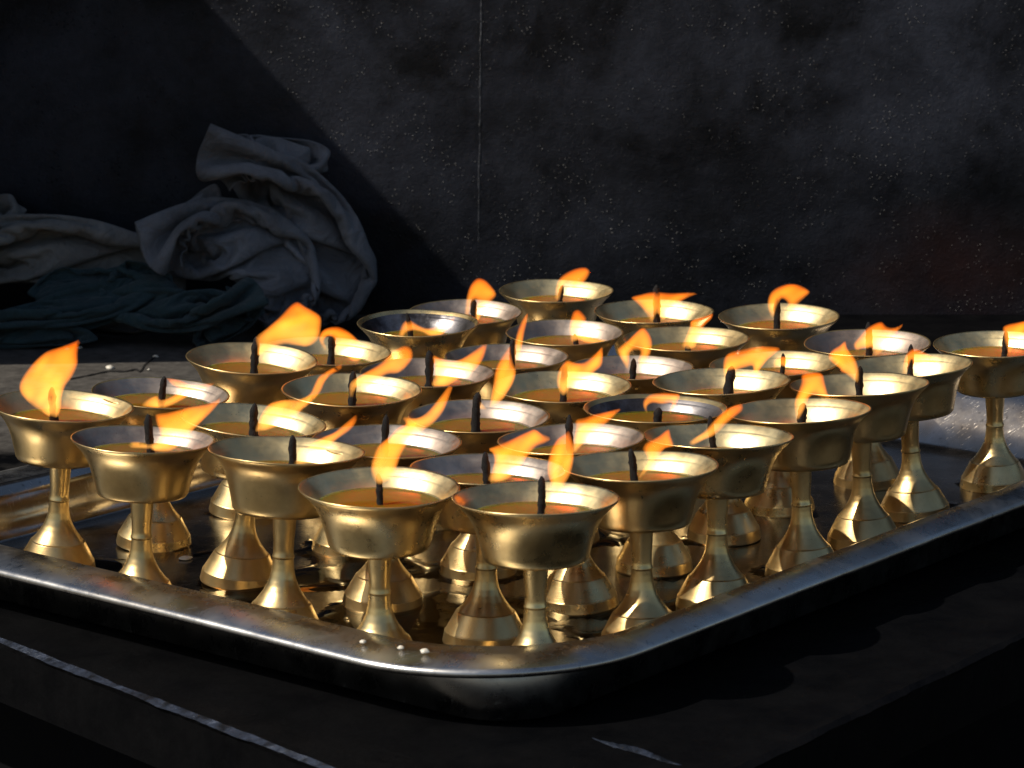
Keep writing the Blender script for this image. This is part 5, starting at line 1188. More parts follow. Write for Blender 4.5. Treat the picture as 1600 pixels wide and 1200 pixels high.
-2,19,-22,2,18,-23,3,20,-21,2,20,-22,-1,20,-21,-2,22,-20,-3,21,-20,-5,14,-25,-6,11,-27,-5,11,-27,-6,9,-27,-4,9,-27,-3,11,-26,-4,11,-26,-3,10,-27,-6,7,
-27,-7,7,-26,-9,8,-26,-10,6,-26,-8,4,-28,-10,1,-29,-10,1,-27,-7,0,-27,-6,-15,-29,-1,-19,-18,10,-13,-25,9,-15,-23,7,-14,-26,3,-17,-26,-1,-16,-21,-4,
-14,-26,-3,-17,-20,-14,-23,-19,-12,-28,6,-10,-31,11,1,-22,4,5,-28,2,4,-31,5,10,5,-28,19,-21,-15,12,-39,1,5,-14,14,-34,4,7,-13,-12,-6,-7,-23,4,-1,-15,
7,8,-591,1144,356,26,-12,0,26,-12,-2,27,-11,-2,26,-12,-1,27,-11,-2,27,-10,-4,28,-9,-6,27,-10,-6,28,-10,-6,27,-10,-4,27,-10,-7,27,-12,-3,27,-11,-5,26,
-11,-11,26,-11,-11,27,-10,-13,27,-2,-19,24,-22,-9,25,-19,-11,26,-14,-12,26,-12,-8,27,-7,-11,19,10,-19,18,-8,-20,6,-29,-5,15,-20,-19,20,-15,-18,24,-13,
-11,25,-18,-6,20,-23,-2,20,-21,-2,19,-21,0,23,-18,-2,20,-23,1,18,-23,1,19,-23,1,19,-22,1,14,-21,16,18,-23,4,1,-26,-13,13,-26,0,12,-27,-2,11,-26,-3,9,
-27,-5,8,-27,-7,12,-26,-3,12,-26,-5,9,-26,-9,5,-27,-8,3,-29,-11,4,-28,-7,-2,-29,-11,-6,-24,-9,-22,-9,-15,-12,-15,23,-17,-22,5,-20,-21,1,-18,-25,-1,
-16,-23,0,-15,-28,3,1,-28,0,-7,-28,-6,-15,-25,-9,-28,-12,-30,-25,10,-9,-25,8,2,-28,7,2,-34,18,28,6,-26,20,-23,-19,11,-36,15,-7,-23,9,-17,25,-2,-36,
-15,5,-8,-28,4,2,-25,13,15,-604,1103,337,26,-12,1,27,-10,-3,27,-11,-2,28,-9,-4,27,-9,-5,27,-10,-5,27,-10,-5,27,-9,-6,28,-9,-7,28,-6,-7,28,-10,-7,29,
-1,-6,19,-24,1,26,-10,-11,27,-11,-12,27,-8,-16,28,-2,-19,26,-20,-11,28,-13,-12,28,-6,-12,20,-21,-6,23,-18,-4,28,-3,2,29,7,2,25,-12,-13,14,-21,-18,-1,
-30,-9,28,0,-8,22,-20,-4,16,-24,-2,18,-23,-3,17,-24,-3,22,-19,0,11,-26,-4,17,-25,-2,18,-23,0,20,-21,1,9,-28,-4,17,-22,4,16,-22,11,-4,-25,-16,10,-25,
-7,11,-27,-1,12,-26,4,12,-28,-1,10,-27,-5,9,-27,-8,8,-27,-15,-5,-25,-15,7,-26,-9,6,-19,-20,-1,-21,-15,-9,-18,-9,-10,0,20,-18,-19,9,-17,-24,-7,-13,-21,
-6,-16,-25,-1,-18,-23,3,-14,-22,2,-7,-23,11,0,-29,6,-5,-39,-6,-12,-25,-14,-32,-6,-31,-31,8,-4,-15,18,11,-30,23,16,-2,-3,19,-8,-31,16,-43,3,3,-17,25,
-20,-4,-3,-32,15,0,-28,-33,6,4,-19,4,14,-637,1078,329,28,-10,-3,28,-9,-5,28,-8,-6,28,-5,-8,28,-6,-7,28,-7,-6,26,-11,-4,28,-8,-6,28,-5,-8,28,-7,-7,29,
2,-6,17,-25,5,29,0,-10,26,-12,-12,26,-12,-13,26,-13,-15,27,-12,-18,29,-12,-13,28,-12,-13,28,-9,-11,26,-12,-7,26,-14,-3,27,-13,4,18,-13,17,24,-10,14,
30,-8,-7,2,-30,-7,29,7,-8,22,-19,-5,22,-19,-5,18,-23,-3,15,-25,-1,8,-29,1,23,-18,-4,12,-27,-1,19,-22,0,14,-24,2,8,-26,-4,7,-29,0,5,-28,0,5,-27,-8,1,
-23,-15,10,-27,-1,9,-27,-3,10,-27,-4,7,-25,-10,9,-24,-14,8,-21,-19,6,-19,-27,23,-20,-12,3,-20,-22,5,-23,-15,-25,-10,6,-1,-1,20,-9,-26,2,-24,-17,4,-23,
-22,-1,-11,-26,-4,-8,-25,-6,-15,-21,2,-12,-39,-1,-3,-21,11,7,-31,2,-12,-13,1,-18,-14,-15,-37,-13,-7,-24,19,7,-7,13,2,-18,11,29,-11,-18,16,-37,1,1,-10,
15,-21,0,9,-17,5,-16,-32,-36,5,2,-23,-6,9,-653,1069,310,29,-8,-7,29,-7,-7,29,-6,-9,28,-4,-9,28,-4,-9,28,-4,-8,28,-4,-6,28,-5,-7,28,-4,-7,28,-6,-6,27,
-12,-3,26,-16,2,17,-23,10,26,-11,-14,25,-11,-17,25,-7,-23,29,-15,-16,29,-14,-8,27,-11,-14,26,-11,-8,27,-10,-6,25,-12,11,24,-16,6,25,-17,7,28,-11,14,
18,15,20,27,-9,-4,29,-8,-5,17,-24,-3,26,-11,-6,17,-24,-2,16,-24,-2,18,-24,-3,13,-27,-1,13,-28,1,6,-28,-4,3,-28,-5,3,-27,-10,0,-23,-17,5,-27,7,6,-27,
-8,4,-28,-6,7,-28,-8,9,-25,-12,13,-22,-13,13,-20,-18,15,-15,-21,16,-18,-20,20,-16,-15,25,-19,-13,-1,-13,-16,-8,-29,-7,-8,-12,-9,-18,-27,24,-15,-7,15,
-9,-21,-9,-8,-21,5,-27,-17,-9,-13,-31,-8,3,-35,2,-17,-30,9,-8,-21,2,12,-28,13,-12,-16,-2,-18,-7,-3,-44,-8,2,-19,6,17,-13,9,-2,-15,20,14,-6,-17,18,-38,
-5,6,-23,25,-22,-6,10,-26,15,-17,-39,-24,6,7,-27,-11,14,-671,1038,292,30,-7,-9,29,-6,-9,30,-6,-9,29,-5,-10,28,-5,-8,28,-4,-7,28,-4,-6,27,-3,-8,27,-3,
-8,28,-4,-8,24,-17,5,22,-17,7,23,-19,-1,24,-13,-12,25,-13,-14,29,-14,-10,29,-14,-11,28,-13,-17,28,-8,-5,27,6,7,28,5,5,20,-20,8,27,-14,8,32,0,2,16,-21,
16,26,-18,4,28,-10,-5,29,-2,6,29,-3,4,12,-25,-9,4,-26,-13,12,-25,-9,16,-24,-9,16,-21,15,10,-26,-2,4,-27,-13,2,-27,-9,3,-26,-9,3,-27,-9,5,-26,-11,11,
-17,-19,1,-29,-4,9,-26,-11,13,-22,-15,17,-16,-17,17,-18,-17,24,-10,-17,26,-16,-2,22,-9,-20,4,-38,-25,21,-6,7,-14,-22,-27,-18,-20,-10,-9,-16,14,-15,
-12,39,-27,-26,3,-9,-26,-7,2,-32,-1,-9,-18,-3,-10,-26,-8,-4,-35,6,-13,-27,-5,-7,-13,10,0,-31,0,-18,-14,3,-34,-1,5,-28,3,8,-8,6,14,-20,17,20,-12,3,6,
-29,-9,9,-13,-1,-12,-12,25,-29,4,-4,-37,-26,1,-13,-26,-9,10,-682,1000,297,29,-6,-10,30,-6,-9,31,-7,-8,30,-7,-8,28,-6,-6,29,-4,-5,29,-5,-4,29,-2,-1,29,
0,1,25,12,6,11,-26,-4,24,-23,2,26,-20,-6,30,-13,-8,32,-9,-5,34,-8,-7,34,-1,-10,28,5,-16,15,-24,-2,20,20,4,29,0,5,22,-21,9,32,-3,3,33,-1,3,26,-18,7,25,
-16,8,14,-27,6,29,-3,6,17,-23,-6,14,-25,-7,13,-24,-9,12,-24,-9,8,-25,-11,8,-29,-8,10,-20,-17,13,-2,-26,3,-29,-7,-4,-28,-6,3,-27,-8,-2,-29,-4,9,-22,
-15,10,-24,-16,15,-20,-16,21,-14,-14,17,-18,-16,22,-15,-11,23,-9,-12,18,-16,-5,21,-4,-18,21,-15,-13,7,-45,-10,-19,-15,-10,-18,-24,-4,-13,-25,3,4,-12,
30,-32,-12,9,-8,-30,-10,4,-28,2,-17,-23,-10,-8,-27,-4,-5,-24,-3,-7,-32,3,-11,-27,4,-8,-17,10,-8,-13,15,-27,-20,-6,-22,2,3,-15,20,22,-1,6,29,-26,0,17,
-31,4,3,-22,3,-13,-2,-1,-48,-8,-9,-13,-27,21,-1,-24,1,-8,-687,960,289,29,-6,-11,31,-7,-5,32,-7,-4,31,-6,-3,30,-3,-1,29,-2,0,30,1,1,28,4,3,29,1,1,24,
15,7,27,-8,-10,24,-18,0,27,-18,-5,28,-18,-3,31,-13,-5,33,3,-14,32,4,-13,27,-14,-5,1,-30,1,20,22,0,27,3,5,32,-6,3,31,-6,7,31,-9,8,29,-15,5,18,-25,8,17,
-25,8,16,-25,-4,14,-24,-8,12,-24,-12,11,-24,-12,9,-23,-16,9,-23,-16,6,-21,-19,14,-21,-20,15,-13,-20,14,-6,-24,-10,-26,-2,4,-29,-9,22,-16,0,0,-23,-17,
8,-22,-15,16,-22,-19,21,-17,-14,19,-14,-9,18,-16,0,24,-1,-7,28,-24,-2,18,-15,-8,27,-17,-19,1,-34,-7,-19,-28,-4,-14,-11,-4,-15,-24,-1,-11,-16,7,-16,
-34,18,-7,-13,-20,-8,-32,-1,-4,-30,10,-4,-14,-12,-2,-31,7,-4,-22,-8,-14,-24,3,-10,-34,18,-14,-11,-2,-23,-9,7,-25,1,1,-14,0,15,-8,25,25,-19,6,30,-42,6,
8,-15,-8,-23,-7,-18,-31,-12,-2,-10,-34,9,-5,-18,8,0,-687,940,278,30,2,3,30,-9,-6,32,-3,-1,32,-2,0,30,1,2,30,2,1,28,4,2,29,2,2,29,0,1,30,3,1,27,12,-4,
28,-14,-2,23,-24,-4,32,-10,-4,31,1,-13,34,0,-11,33,-5,-9,20,-25,-1,-5,-28,0,26,0,-13,15,17,18,32,8,4,31,-16,5,29,-21,1,18,-17,-20,15,-21,19,16,-26,-4,
15,-24,-4,18,-19,-16,12,-19,-17,14,-18,-17,8,-23,-14,15,-17,-20,16,-16,-20,23,-13,-14,-5,-20,-21,2,-20,-18,12,-25,-14,15,-21,-8,22,-9,9,6,-23,-8,8,
-26,2,10,-23,-15,11,-6,-27,26,-16,-8,28,-16,-5,31,-10,5,18,-21,-5,20,-17,-8,15,-25,-8,1,-25,-7,-28,-34,-13,-4,-12,0,-19,-19,0,1,-16,6,-10,-43,8,-16,
-24,-6,2,-17,-19,-7,-32,4,-12,-22,16,1,-20,-2,8,-32,-7,-19,-27,-6,-24,-28,1,-33,-12,15,-16,-4,16,-24,8,-1,-12,-10,27,-16,8,0,7,30,6,-21,11,30,-47,-7,
-8,-12,-32,-35,7,-3,-23,-24,-8,17,-27,19,-1,-699,921,278,27,8,11,30,3,1,32,4,1,31,2,0,30,4,1,29,4,1,29,3,1,29,4,2,29,2,1,30,3,0,31,-2,-1,25,-19,-3,32,
-2,-8,32,-5,-8,32,-6,-8,33,-9,-9,33,-7,-9,8,-31,0,13,-29,-3,11,-14,-19,21,13,-14,30,7,1,15,-16,26,25,-15,-19,23,-24,6,24,2,-21,7,-31,0,20,-21,-6,27,7,
-12,8,-23,-18,12,-20,-18,25,-15,-4,19,-16,-16,17,-17,-20,8,-14,-25,-3,-30,-26,17,-18,2,3,-23,-15,14,-22,-7,21,-13,6,10,-23,3,10,-27,5,0,-29,-2,4,-22,
-17,18,-10,-20,18,-14,-4,35,-6,-3,30,-15,4,23,-19,-6,12,-23,-11,-11,-26,-22,5,-11,-13,-31,-24,-5,-7,-23,1,-16,-30,11,7,-37,-3,-3,-19,9,-12,-27,-7,-4,
-15,-3,-9,-27,8,-6,-29,2,18,-26,6,-15,-27,-21,-18,-18,12,-36,-13,-14,-37,-13,19,-12,-9,16,-16,2,30,-23,-2,12,-1,22,-15,-10,32,9,-44,-1,0,-6,-20,-20,3,
-40,-21,-18,0,-7,-21,7,14,-713,913,294,27,6,8,29,6,8,30,7,5,31,7,4,30,6,2,29,5,2,29,4,2,29,4,1,30,3,1,30,0,0,30,-3,-3,32,1,0,31,-8,-7,31,-9,-8,31,-9,
-9,32,-10,-9,31,-12,-11,29,-12,-8,17,-20,-14,-4,-30,-1,25,7,-15,2,-8,-30,33,5,5,3,-34,4,27,-19,-7,18,12,-23,20,-22,-7,19,-25,-6,23,18,-8,23,-14,-15,
17,-19,-15,12,-25,-13,27,-5,-9,15,-17,-20,21,-14,-18,12,-24,-19,-1,-32,-10,12,-26,2,7,-20,-7,22,-13,3,11,-21,9,6,-22,0,7,-30,8,-8,-34,-8,14,-16,-18,
10,-17,-8,27,-10,-12,30,-18,-6,19,-14,-3,13,-16,-7,-10,-32,-31,7,-2,-21,-9,-29,-6,-16,-25,0,-13,-23,9,-16,-39,11,14,-16,0,7,-22,6,-8,-23,-1,-8,-18,3,
-2,-25,13,-6,-21,-10,-6,-51,3,-27,-2,-6,-38,-5,-3,-23,-17,8,-19,-10,27,-12,-27,5,-14,2,25,-17,14,-7,-7,29,9,-28,5,-3,-14,-26,-15,0,-27,-17,-17,-5,-12,
-19,7,1,-711,897,298,27,6,10,27,6,10,29,7,9,29,8,8,30,7,6,29,7,5,29,5,3,28,7,6,29,5,3,30,3,1,31,-2,-1,30,-4,-5,31,-7,-6,31,-8,-7,31,-9,-8,30,-11,-11,
29,-14,-11,27,-14,-12,25,-15,-8,22,-13,-15,-16,-17,-19,27,0,-14,6,1,-32,29,-16,-8,-1,-32,2,18,12,-24,26,-8,-16,20,-24,-4,20,24,-7,25,-9,-15,14,-24,
-12,26,-13,-10,21,-22,-10,2,-26,-4,24,-5,-17,25,-10,-25,14,-24,0,-7,-39,-10,26,-18,-15,14,-18,-9,12,-23,13,8,-18,5,0,-25,4,5,-33,13,-1,-5,-34,27,-26,
3,4,-37,6,19,-13,-10,20,-15,-5,13,-8,-5,3,-18,-22,2,-3,-29,-12,-31,-7,-14,-27,-4,-12,-23,7,-6,-20,-3,4,-41,3,10,-20,5,12,-35,14,-11,-23,8,-5,-14,-5,
-16,-11,5,-11,-46,-3,-11,-16,6,-27,-18,-5,-31,-3,11,-16,-10,12,-23,-27,17,-25,-15,18,-20,16,-5,0,39,-4,-8,-1,18,-18,-4,-4,-22,-35,-29,-10,-12,-7,-11,
-1,-4,-705,888,269,26,3,14,27,4,12,28,5,13,28,5,13,28,7,12,28,7,11,27,8,11,27,9,9,29,7,5,30,2,1,30,0,-1,30,-4,-4,31,-5,-4,31,-5,-6,30,-11,-10,27,-15,
-13,26,-16,-15,23,-15,-15,22,-15,-16,19,-15,-15,17,-14,-21,-4,3,-30,23,-6,-20,8,12,-30,-1,-33,3,23,-7,-20,22,5,-20,25,-14,-8,19,24,-4,24,-16,-12,33,
-4,-5,20,-15,-10,17,-21,-9,13,-25,-5,9,-37,1,17,-2,-13,13,-26,-25,7,-23,-11,17,-17,-17,8,-21,-1,13,-23,1,13,-20,6,18,-20,2,14,-17,18,-2,-21,-21,12,
-28,12,12,-25,1,7,-35,0,20,-15,-6,24,-12,-12,-10,-10,-20,-6,-6,-22,-2,-23,-8,-8,-25,-5,-10,-23,9,-9,-25,5,17,-25,-31,-6,-38,2,11,-21,15,-5,-28,9,-18,
-23,6,-17,-12,9,8,-42,4,-8,-26,3,-20,-9,-6,-39,-19,1,-19,-8,16,-18,-15,9,-23,-18,16,-27,8,-6,-9,28,-13,-7,25,15,-6,-12,18,-33,-19,-19,-11,-10,-14,-9,
-9,2,-690,873,236,25,-1,15,27,4,12,28,4,13,28,5,14,29,4,13,27,5,13,27,4,13,23,4,20,23,5,15,28,5,8,30,2,2,30,-2,-1,29,-6,-6,29,-8,-7,31,-4,-5,23,-19,
-18,21,-17,-19,19,-15,-20,18,-13,-21,17,-11,-22,14,-12,-22,11,-8,-26,13,4,-29,2,21,-22,6,-24,-17,28,4,-17,16,-11,-18,33,2,-2,32,-7,-5,22,27,1,15,-19,
-12,11,-30,3,26,-23,-7,12,-20,-8,22,-20,-15,17,-9,-16,8,-6,-15,9,-36,-20,16,-11,-2,0,-36,5,13,-22,-7,6,-18,7,21,-28,0,17,-19,4,30,-18,13,11,-16,-5,11,
-24,-6,11,-27,3,15,-20,-3,24,-18,-4,2,-16,-9,-12,-13,-20,-22,-12,-10,-7,-27,-10,6,-23,0,-5,-33,12,5,-25,-31,4,-21,-13,-4,-31,4,-7,-24,7,-16,-26,6,-8,
-14,4,-14,-38,22,1,-21,11,-11,-25,-2,-34,-10,-1,-15,-15,3,-23,-17,14,-18,-13,10,-17,0,-7,-28,27,-11,-9,27,4,-8,-5,22,-15,-20,9,-19,-13,-7,-12,1,-9,
-684,863,200,22,11,15,29,-1,12,28,5,13,30,6,14,28,9,14,27,9,15,25,8,16,15,11,23,26,-10,3,26,-11,5,26,-12,9,24,-10,9,29,-7,-2,28,-3,-12,20,17,-14,17,
-23,-11,21,-14,-20,19,-14,-20,18,-13,-21,16,-9,-21,15,-10,-23,20,12,-19,3,-4,-30,10,-9,-28,26,8,-15,14,-16,-16,26,16,-5,19,-5,3,26,4,-19,35,8,-3,32,
-12,1,9,-28,-9,2,-45,-2,10,-24,4,26,-23,-8,15,-25,-9,15,2,-27,34,5,-18,10,-19,-6,7,-26,11,-12,-33,-1,6,-38,6,12,-25,-12,18,-22,-3,25,-15,13,22,-10,15,
17,-23,-4,22,-18,-3,21,-18,-7,21,-19,-6,11,-29,-18,1,-7,-14,-35,-20,-11,-17,-29,5,-8,-27,1,12,-28,4,2,-2,-28,-7,-44,-9,15,-18,-12,-7,-32,8,-11,-20,3,
-20,-22,5,-26,-33,15,-2,-16,6,-9,-19,10,-12,-11,4,-25,-26,9,-19,-17,2,-16,-16,2,-15,-2,-3,-22,9,-14,-15,33,0,-31,10,1,0,-11,33,-13,-23,0,-13,-7,-4,
-685,879,174,21,14,15,27,6,15,29,6,14,30,8,14,24,15,19,25,10,17,24,9,18,27,1,14,26,-3,14,26,-11,9,26,-13,3,12,-26,-8,18,-23,-2,25,11,-11,28,-10,-9,24,
20,-4,23,-12,-16,22,-12,-16,18,-14,-20,12,-9,-24,19,-9,-20,-8,-3,-29,23,4,-19,11,-10,-21,9,-12,-29,21,-3,-15,25,-2,-10,24,6,1,25,-10,11,25,-2,-18,38,
8,-12,24,-18,-3,9,-30,2,-1,-36,-3,2,-34,-5,18,-26,2,23,-16,-15,29,16,-25,32,-8,4,14,-25,-9,-1,-28,11,-11,-37,0,7,-32,2,5,-26,-2,24,-29,-4,18,-10,8,9,
-25,0,29,-10,1,26,-20,-1,24,-19,-2,14,-23,-12,10,-18,-19,-7,-1,-19,-37,-22,-15,-4,-32,17,5,-21,4,6,-23,-22,-5,-40,-12,-6,-19,0,8,-30,4,-10,-23,3,-16,
-21,-4,-34,-33,11,-5,-15,-5,-14,-3,11,-8,-11,11,-32,-28,9,-8,-34,13,-9,-15,-5,-18,-2,-7,-20,15,-14,-10,23,0,-13,22,-2,-43,9,10,4,-34,20,-7,-14,0,-684,
879,157,20,15,15,25,12,16,28,11,15,29,11,16,30,8,16,25,12,17,26,-12,14,24,-8,15,22,-9,16,28,7,4,28,2,7,16,-25,-2,6,-27,-10,21,-21,-8,19,17,-13,18,23,
-1,24,-8,-13,11,-27,-10,19,-12,-20,20,8,-21,22,-9,-10,17,-6,-23,-10,-7,-32,10,-10,-26,13,-7,-25,20,-16,-15,24,-12,0,32,-8,0,28,-5,1,32,9,-6,19,8,-2,
26,-13,-15,30,-12,-8,9,-32,6,0,-34,-4,-4,-35,-14,18,-17,-5,33,-11,-11,32,0,-6,23,-4,14,14,-26,-11,-15,-33,-2,8,-37,5,6,-23,1,8,-23,3,15,-32,12,26,-13,
2,6,-25,-9,21,-15,-4,25,-17,-7,15,-26,-11,8,-13,-14,12,-13,-18,-16,-4,-13,-26,-26,-7,1,-36,5,16,-8,10,4,-38,-14,-5,-34,-12,-5,-18,17,-9,-29,4,-13,-27,
-6,-10,-18,-14,-41,-15,4,-10,-11,6,-36,-26,11,-6,-5,17,-15,-34,15,-9,-25,9,-12,-19,-25,-29,30,8,4,12,-7,4,29,-2,-36,17,-3,-31,-4,16,3,-17,2,-668,852,
136,21,14,15,25,13,16,29,12,15,30,12,16,29,10,16,29,6,18,26,-2,17,26,-9,15,10,-25,8,19,22,1,29,-2,7,21,-22,4,6,-30,-8,-9,-25,-11,17,18,-5,21,23,-2,31,
7,-9,9,-32,-3,14,-25,-16,18,-12,-17,27,-2,-19,14,10,-21,13,5,-22,11,-12,-21,18,-7,-23,9,-8,-24,19,-21,-16,30,-15,-1,28,-8,5,27,5,-2,21,5,-5,21,-18,10,
29,-13,-17,23,-9,-15,18,-28,10,-7,-41,-3,2,-20,-27,19,-25,-8,19,-10,2,38,-2,10,26,-9,13,9,-26,-13,-15,-36,4,4,-26,2,8,-24,2,20,-26,4,35,-21,11,8,-19,
-3,11,-20,-2,12,-24,-8,4,-19,-19,11,-17,-11,14,-13,-17,3,-17,-18,-13,-18,-8,-2,-27,2,6,-38,-16,15,-9,7,-12,-23,10,-3,-31,10,-21,-20,-3,-9,-31,0,-22,
-25,-6,-4,1,-18,-51,-14,11,-14,-24,3,-26,-22,14,-2,-15,24,-17,-39,11,-1,-27,-7,-22,3,-18,-20,24,13,11,28,-10,-9,13,-1,-35,30,9,-4,-16,8,-657,843,106,
21,14,15,26,11,16,30,11,16,31,11,16,30,8,16,27,8,17,25,6,18,23,-18,11,-5,-24,7,21,8,2,3,-7,31,17,-10,19,13,-25,-10,9,-2,-34,6,2,-24,28,9,5,34,17,-7,
28,-14,17,9,-24,-8,13,-10,-29,11,-17,-20,26,20,-1,25,0,-20,15,-26,-20,10,-12,-19,9,-4,-28,16,-2,-25,20,-13,-6,26,-9,5,29,5,-3,30,9,-8,10,-31,-3,18,
-31,7,26,-12,-13,27,-11,-18,16,-20,7,-1,-23,-11,1,-30,-13,11,-34,12,25,-11,-8,37,-4,14,18,-11,13,12,-26,-15,10,-31,8,6,-24,3,8,-24,2,2,-18,5,23,-27,
12,20,-17,-8,15,-16,-13,-2,-33,-9,-2,-22,-18,17,-17,-15,14,-9,-12,-17,-18,-12,-8,-30,-23,0,-12,1,21,-45,-10,0,-13,7,-20,-16,29,-4,-25,8,-8,-29,-4,-10,
-28,-4,-36,-14,-3,-17,0,1,-42,-19,-7,-15,-22,18,-21,-21,9,-4,-27,12,-14,-27,8,1,-29,-16,-29,22,-9,-9,20,4,10,24,1,-10,46,4,-25,-5,5,-637,810,94,21,20,
8,25,16,13,29,10,16,30,6,18,30,7,17,28,8,17,-13,-2,25,27,-7,-3,10,-27,4,16,-2,20,-12,-4,32,15,-4,26,24,10,-19,18,-7,-11,6,4,-29,21,3,-11,30,-14,-5,31,
10,0,19,-17,-3,-6,-30,-17,26,10,-19,21,-1,-16,20,13,-13,18,-20,-17,11,-9,-15,28,-17,-4,14,-10,-20,11,0,-32,16,-17,-9,20,-7,4,34,12,-5,33,-11,-6,8,-35,
4,8,-32,7,35,-8,-14,17,-13,-20,16,-14,-7,9,-31,0,-5,-22,18,16,-14,1,30,-22,-4,18,-15,15,23,-18,8,11,-26,5,6,-26,4,10,-30,3,5,-34,1,11,-19,-8,20,-21,2,
21,-13,-8,20,-8,-11,-1,-24,-16,-2,-40,-15,12,-7,-14,-14,-21,-15,1,-14,-28,-7,-14,-15,8,-31,0,0,-29,1,-11,-23,25,-14,-19,20,-5,-21,4,-7,-26,-2,-7,-31,
-4,-36,-8,-4,-12,-1,6,-37,-21,15,-23,-15,9,-13,-28,11,-10,-36,13,-13,-34,-12,-2,4,-40,-18,22,2,-19,17,16,9,20,1,-2,36,1,-634,800,112,7,22,20,31,8,-2,
32,12,1,28,6,18,28,6,20,23,4,18,-13,0,30,6,19,15,4,-25,2,15,-15,-10,19,-2,22,-13,-9,34,32,4,2,12,11,-25,13,26,-23,37,-4,5,21,-21,-3,21,-9,-8,10,-17,
-10,19,6,-28,7,-28,-18,25,1,-18,18,20,-19,33,4,-5,19,-16,4,6,-12,-35,18,-5,-22,25,-8,-1,21,-13,-11,17,-7,-12,19,-17,-2,20,-7,-10,34,-9,-2,6,-30,3,4,
-34,-2,32,-7,-2,11,-26,-25,14,-12,26,13,-14,-5,26,-14,-2,16,-14,8,-5,-36,5,22,-22,4,12,-21,7,8,-21,2,11,-36,-1,6,-27,-2,14,-21,-11,22,-21,4,16,-25,7,
25,-14,-10,23,-8,-15,6,-38,-9,-12,-16,-8,21,-9,-35,-20,-14,-5,-8,-10,-32,10,-44,-5,-22,-24,-9,-6,-8,32,-10,-31,10,-7,-19,3,-15,-22,14,-3,-28,4,-10,
-29,-3,-29,-8,-8,-14,-12,12,-30,-14,17,-15,-31,16,-11,-16,2,-11,-36,2,-34,-9,-29,2,15,-32,-16,29,9,-16,6,20,14,7,4,-621,819,136,13,22,15,22,20,9,28,
16,2,29,-19,-5,29,11,7,-9,15,26,-10,15,17,4,20,20,9,-29,11,15,-22,-4,32,-9,4,7,6,28,6,16,4,19,9,-25,26,19,7,20,-11,0,27,-32,-6,15,-11,-17,19,14,-25,0,
-22,-24,28,4,-17,9,-19,-23,29,2,-10,20,19,-17,35,-2,4,15,-18,4,8,-3,-28,17,3,-28,17,-15,-14,13,-25,-14,19,-23,15,32,-7,5,17,-15,-24,36,-1,-2,6,-27,3,
9,-24,-4,10,-28,-6,26,-5,14,17,-19,9,8,-3,-7,21,-31,15,6,-29,4,9,-27,1,7,-27,-6,7,-28,4,13,-24,-1,4,-24,-6,16,-23,-10,18,-23,-7,24,-8,3,20,-31,7,28,
-16,-9,19,-8,-17,7,-38,-8,-10,-16,-8,9,-9,-32,-5,-4,-18,-9,-31,-19,-24,-25,-9,-11,-9,35,-11,-29,9,-11,-21,-1,-4,-26,7,-7,-25,5,-10,-19,7,-20,-31,-5,
-13,-18,14,-25,-17,8,-7,-13,21,-13,-30,5,-17,-23,-10,-32,-3,-9,-28,-2,-28,-3,25,-16,-12,11,17,-2,8,11,-594,804,168,19,20,8,20,22,10,17,27,10,29,-16,
-9,31,-6,-10,-17,19,29,-15,12,21,-7,32,17,35,1,17,1,-36,1,21,-2,-7,14,-30,10,24,19,-5,-3,38,2,33,0,9,15,-16,-17,24,-23,-10,16,-4,-25,17,17,-16,23,-6,
-21,8,-17,-27,29,0,-11,10,-16,-25,29,-4,-4,19,18,-12,38,-3,8,19,-25,4,12,10,-24,20,-5,-25,20,-16,-22,0,-48,-2,17,-11,32,29,-13,-4,12,-10,-35,37,-1,-6,
-9,-32,-4,6,-17,12,34,-7,7,25,-26,22,28,-3,-6,22,-28,-2,1,-26,8,12,-27,8,-15,-30,2,15,-24,4,5,-27,-1,9,-24,-4,13,-26,-10,16,-21,-5,16,-23,-11,24,-14,
-17,15,-24,8,20,-13,-3,18,-5,-29,14,-43,-8,-11,-18,-12,4,-11,-23,-14,0,-32,-29,-25,-5,8,-12,28,-8,-24,25,-21,-24,5,-14,-29,-2,-12,-22,1,-14,-24,5,-8,
-37,7,3,-21,0,-25,-20,5,-30,-11,12,-8,-19,6,1,-33,-7,-40,3,-6,-37,1,4,-9,9,-27,-5,18,-8,-2,6,13,-590,795,209,14,24,8,10,26,-1,24,9,-7,27,13,5,19,-21,
-15,23,21,10,-14,13,25,-29,16,16,12,18,18,30,-16,7,6,-34,1,23,-14,-5,26,9,16,-9,32,-18,18,22,13,33,-17,-1,12,-31,-27,18,-9,-8,23,6,-28,9,4,-29,28,8,
-12,10,-15,-24,25,-3,-13,16,-13,-20,30,-4,-3,23,14,-6,34,-7,16,13,-28,-12,18,11,-18,22,-10,-17,14,-13,-25,5,-39,-2,14,-23,20,21,-10,-11,23,-7,-21,27,
-10,-5,-4,-29,-4,23,-1,21,17,-24,17,28,-16,9,28,-7,-15,18,-33,8,5,-21,9,-4,-38,5,5,-17,4,15,-31,1,3,-24,-2,3,-28,-2,15,-21,-8,15,-23,-8,15,-24,-22,20,
-17,-5,15,-21,1,19,-1,-17,26,-21,-17,1,-42,-3,-6,-13,-14,-8,2,-43,-22,-13,-11,-11,-19,13,4,-18,32,-18,-28,12,-19,-25,1,-11,-25,-3,-17,-25,5,-4,-34,9,
-2,-28,-1,-16,-22,4,-34,-17,12,-1,-16,7,-12,-28,-7,-19,-2,-10,-46,0,8,-22,5,-12,-7,10,-21,3,19,4,
]
_acc = [0, 0, 0]
CV = []
for i in range(0, len(CLOTH), 3):
    for k in range(3):
        _acc[k] += CLOTH[i + k]
    CV.append(Vector((_acc[0] / 500, _acc[1] / 500, _acc[2] / 500)))
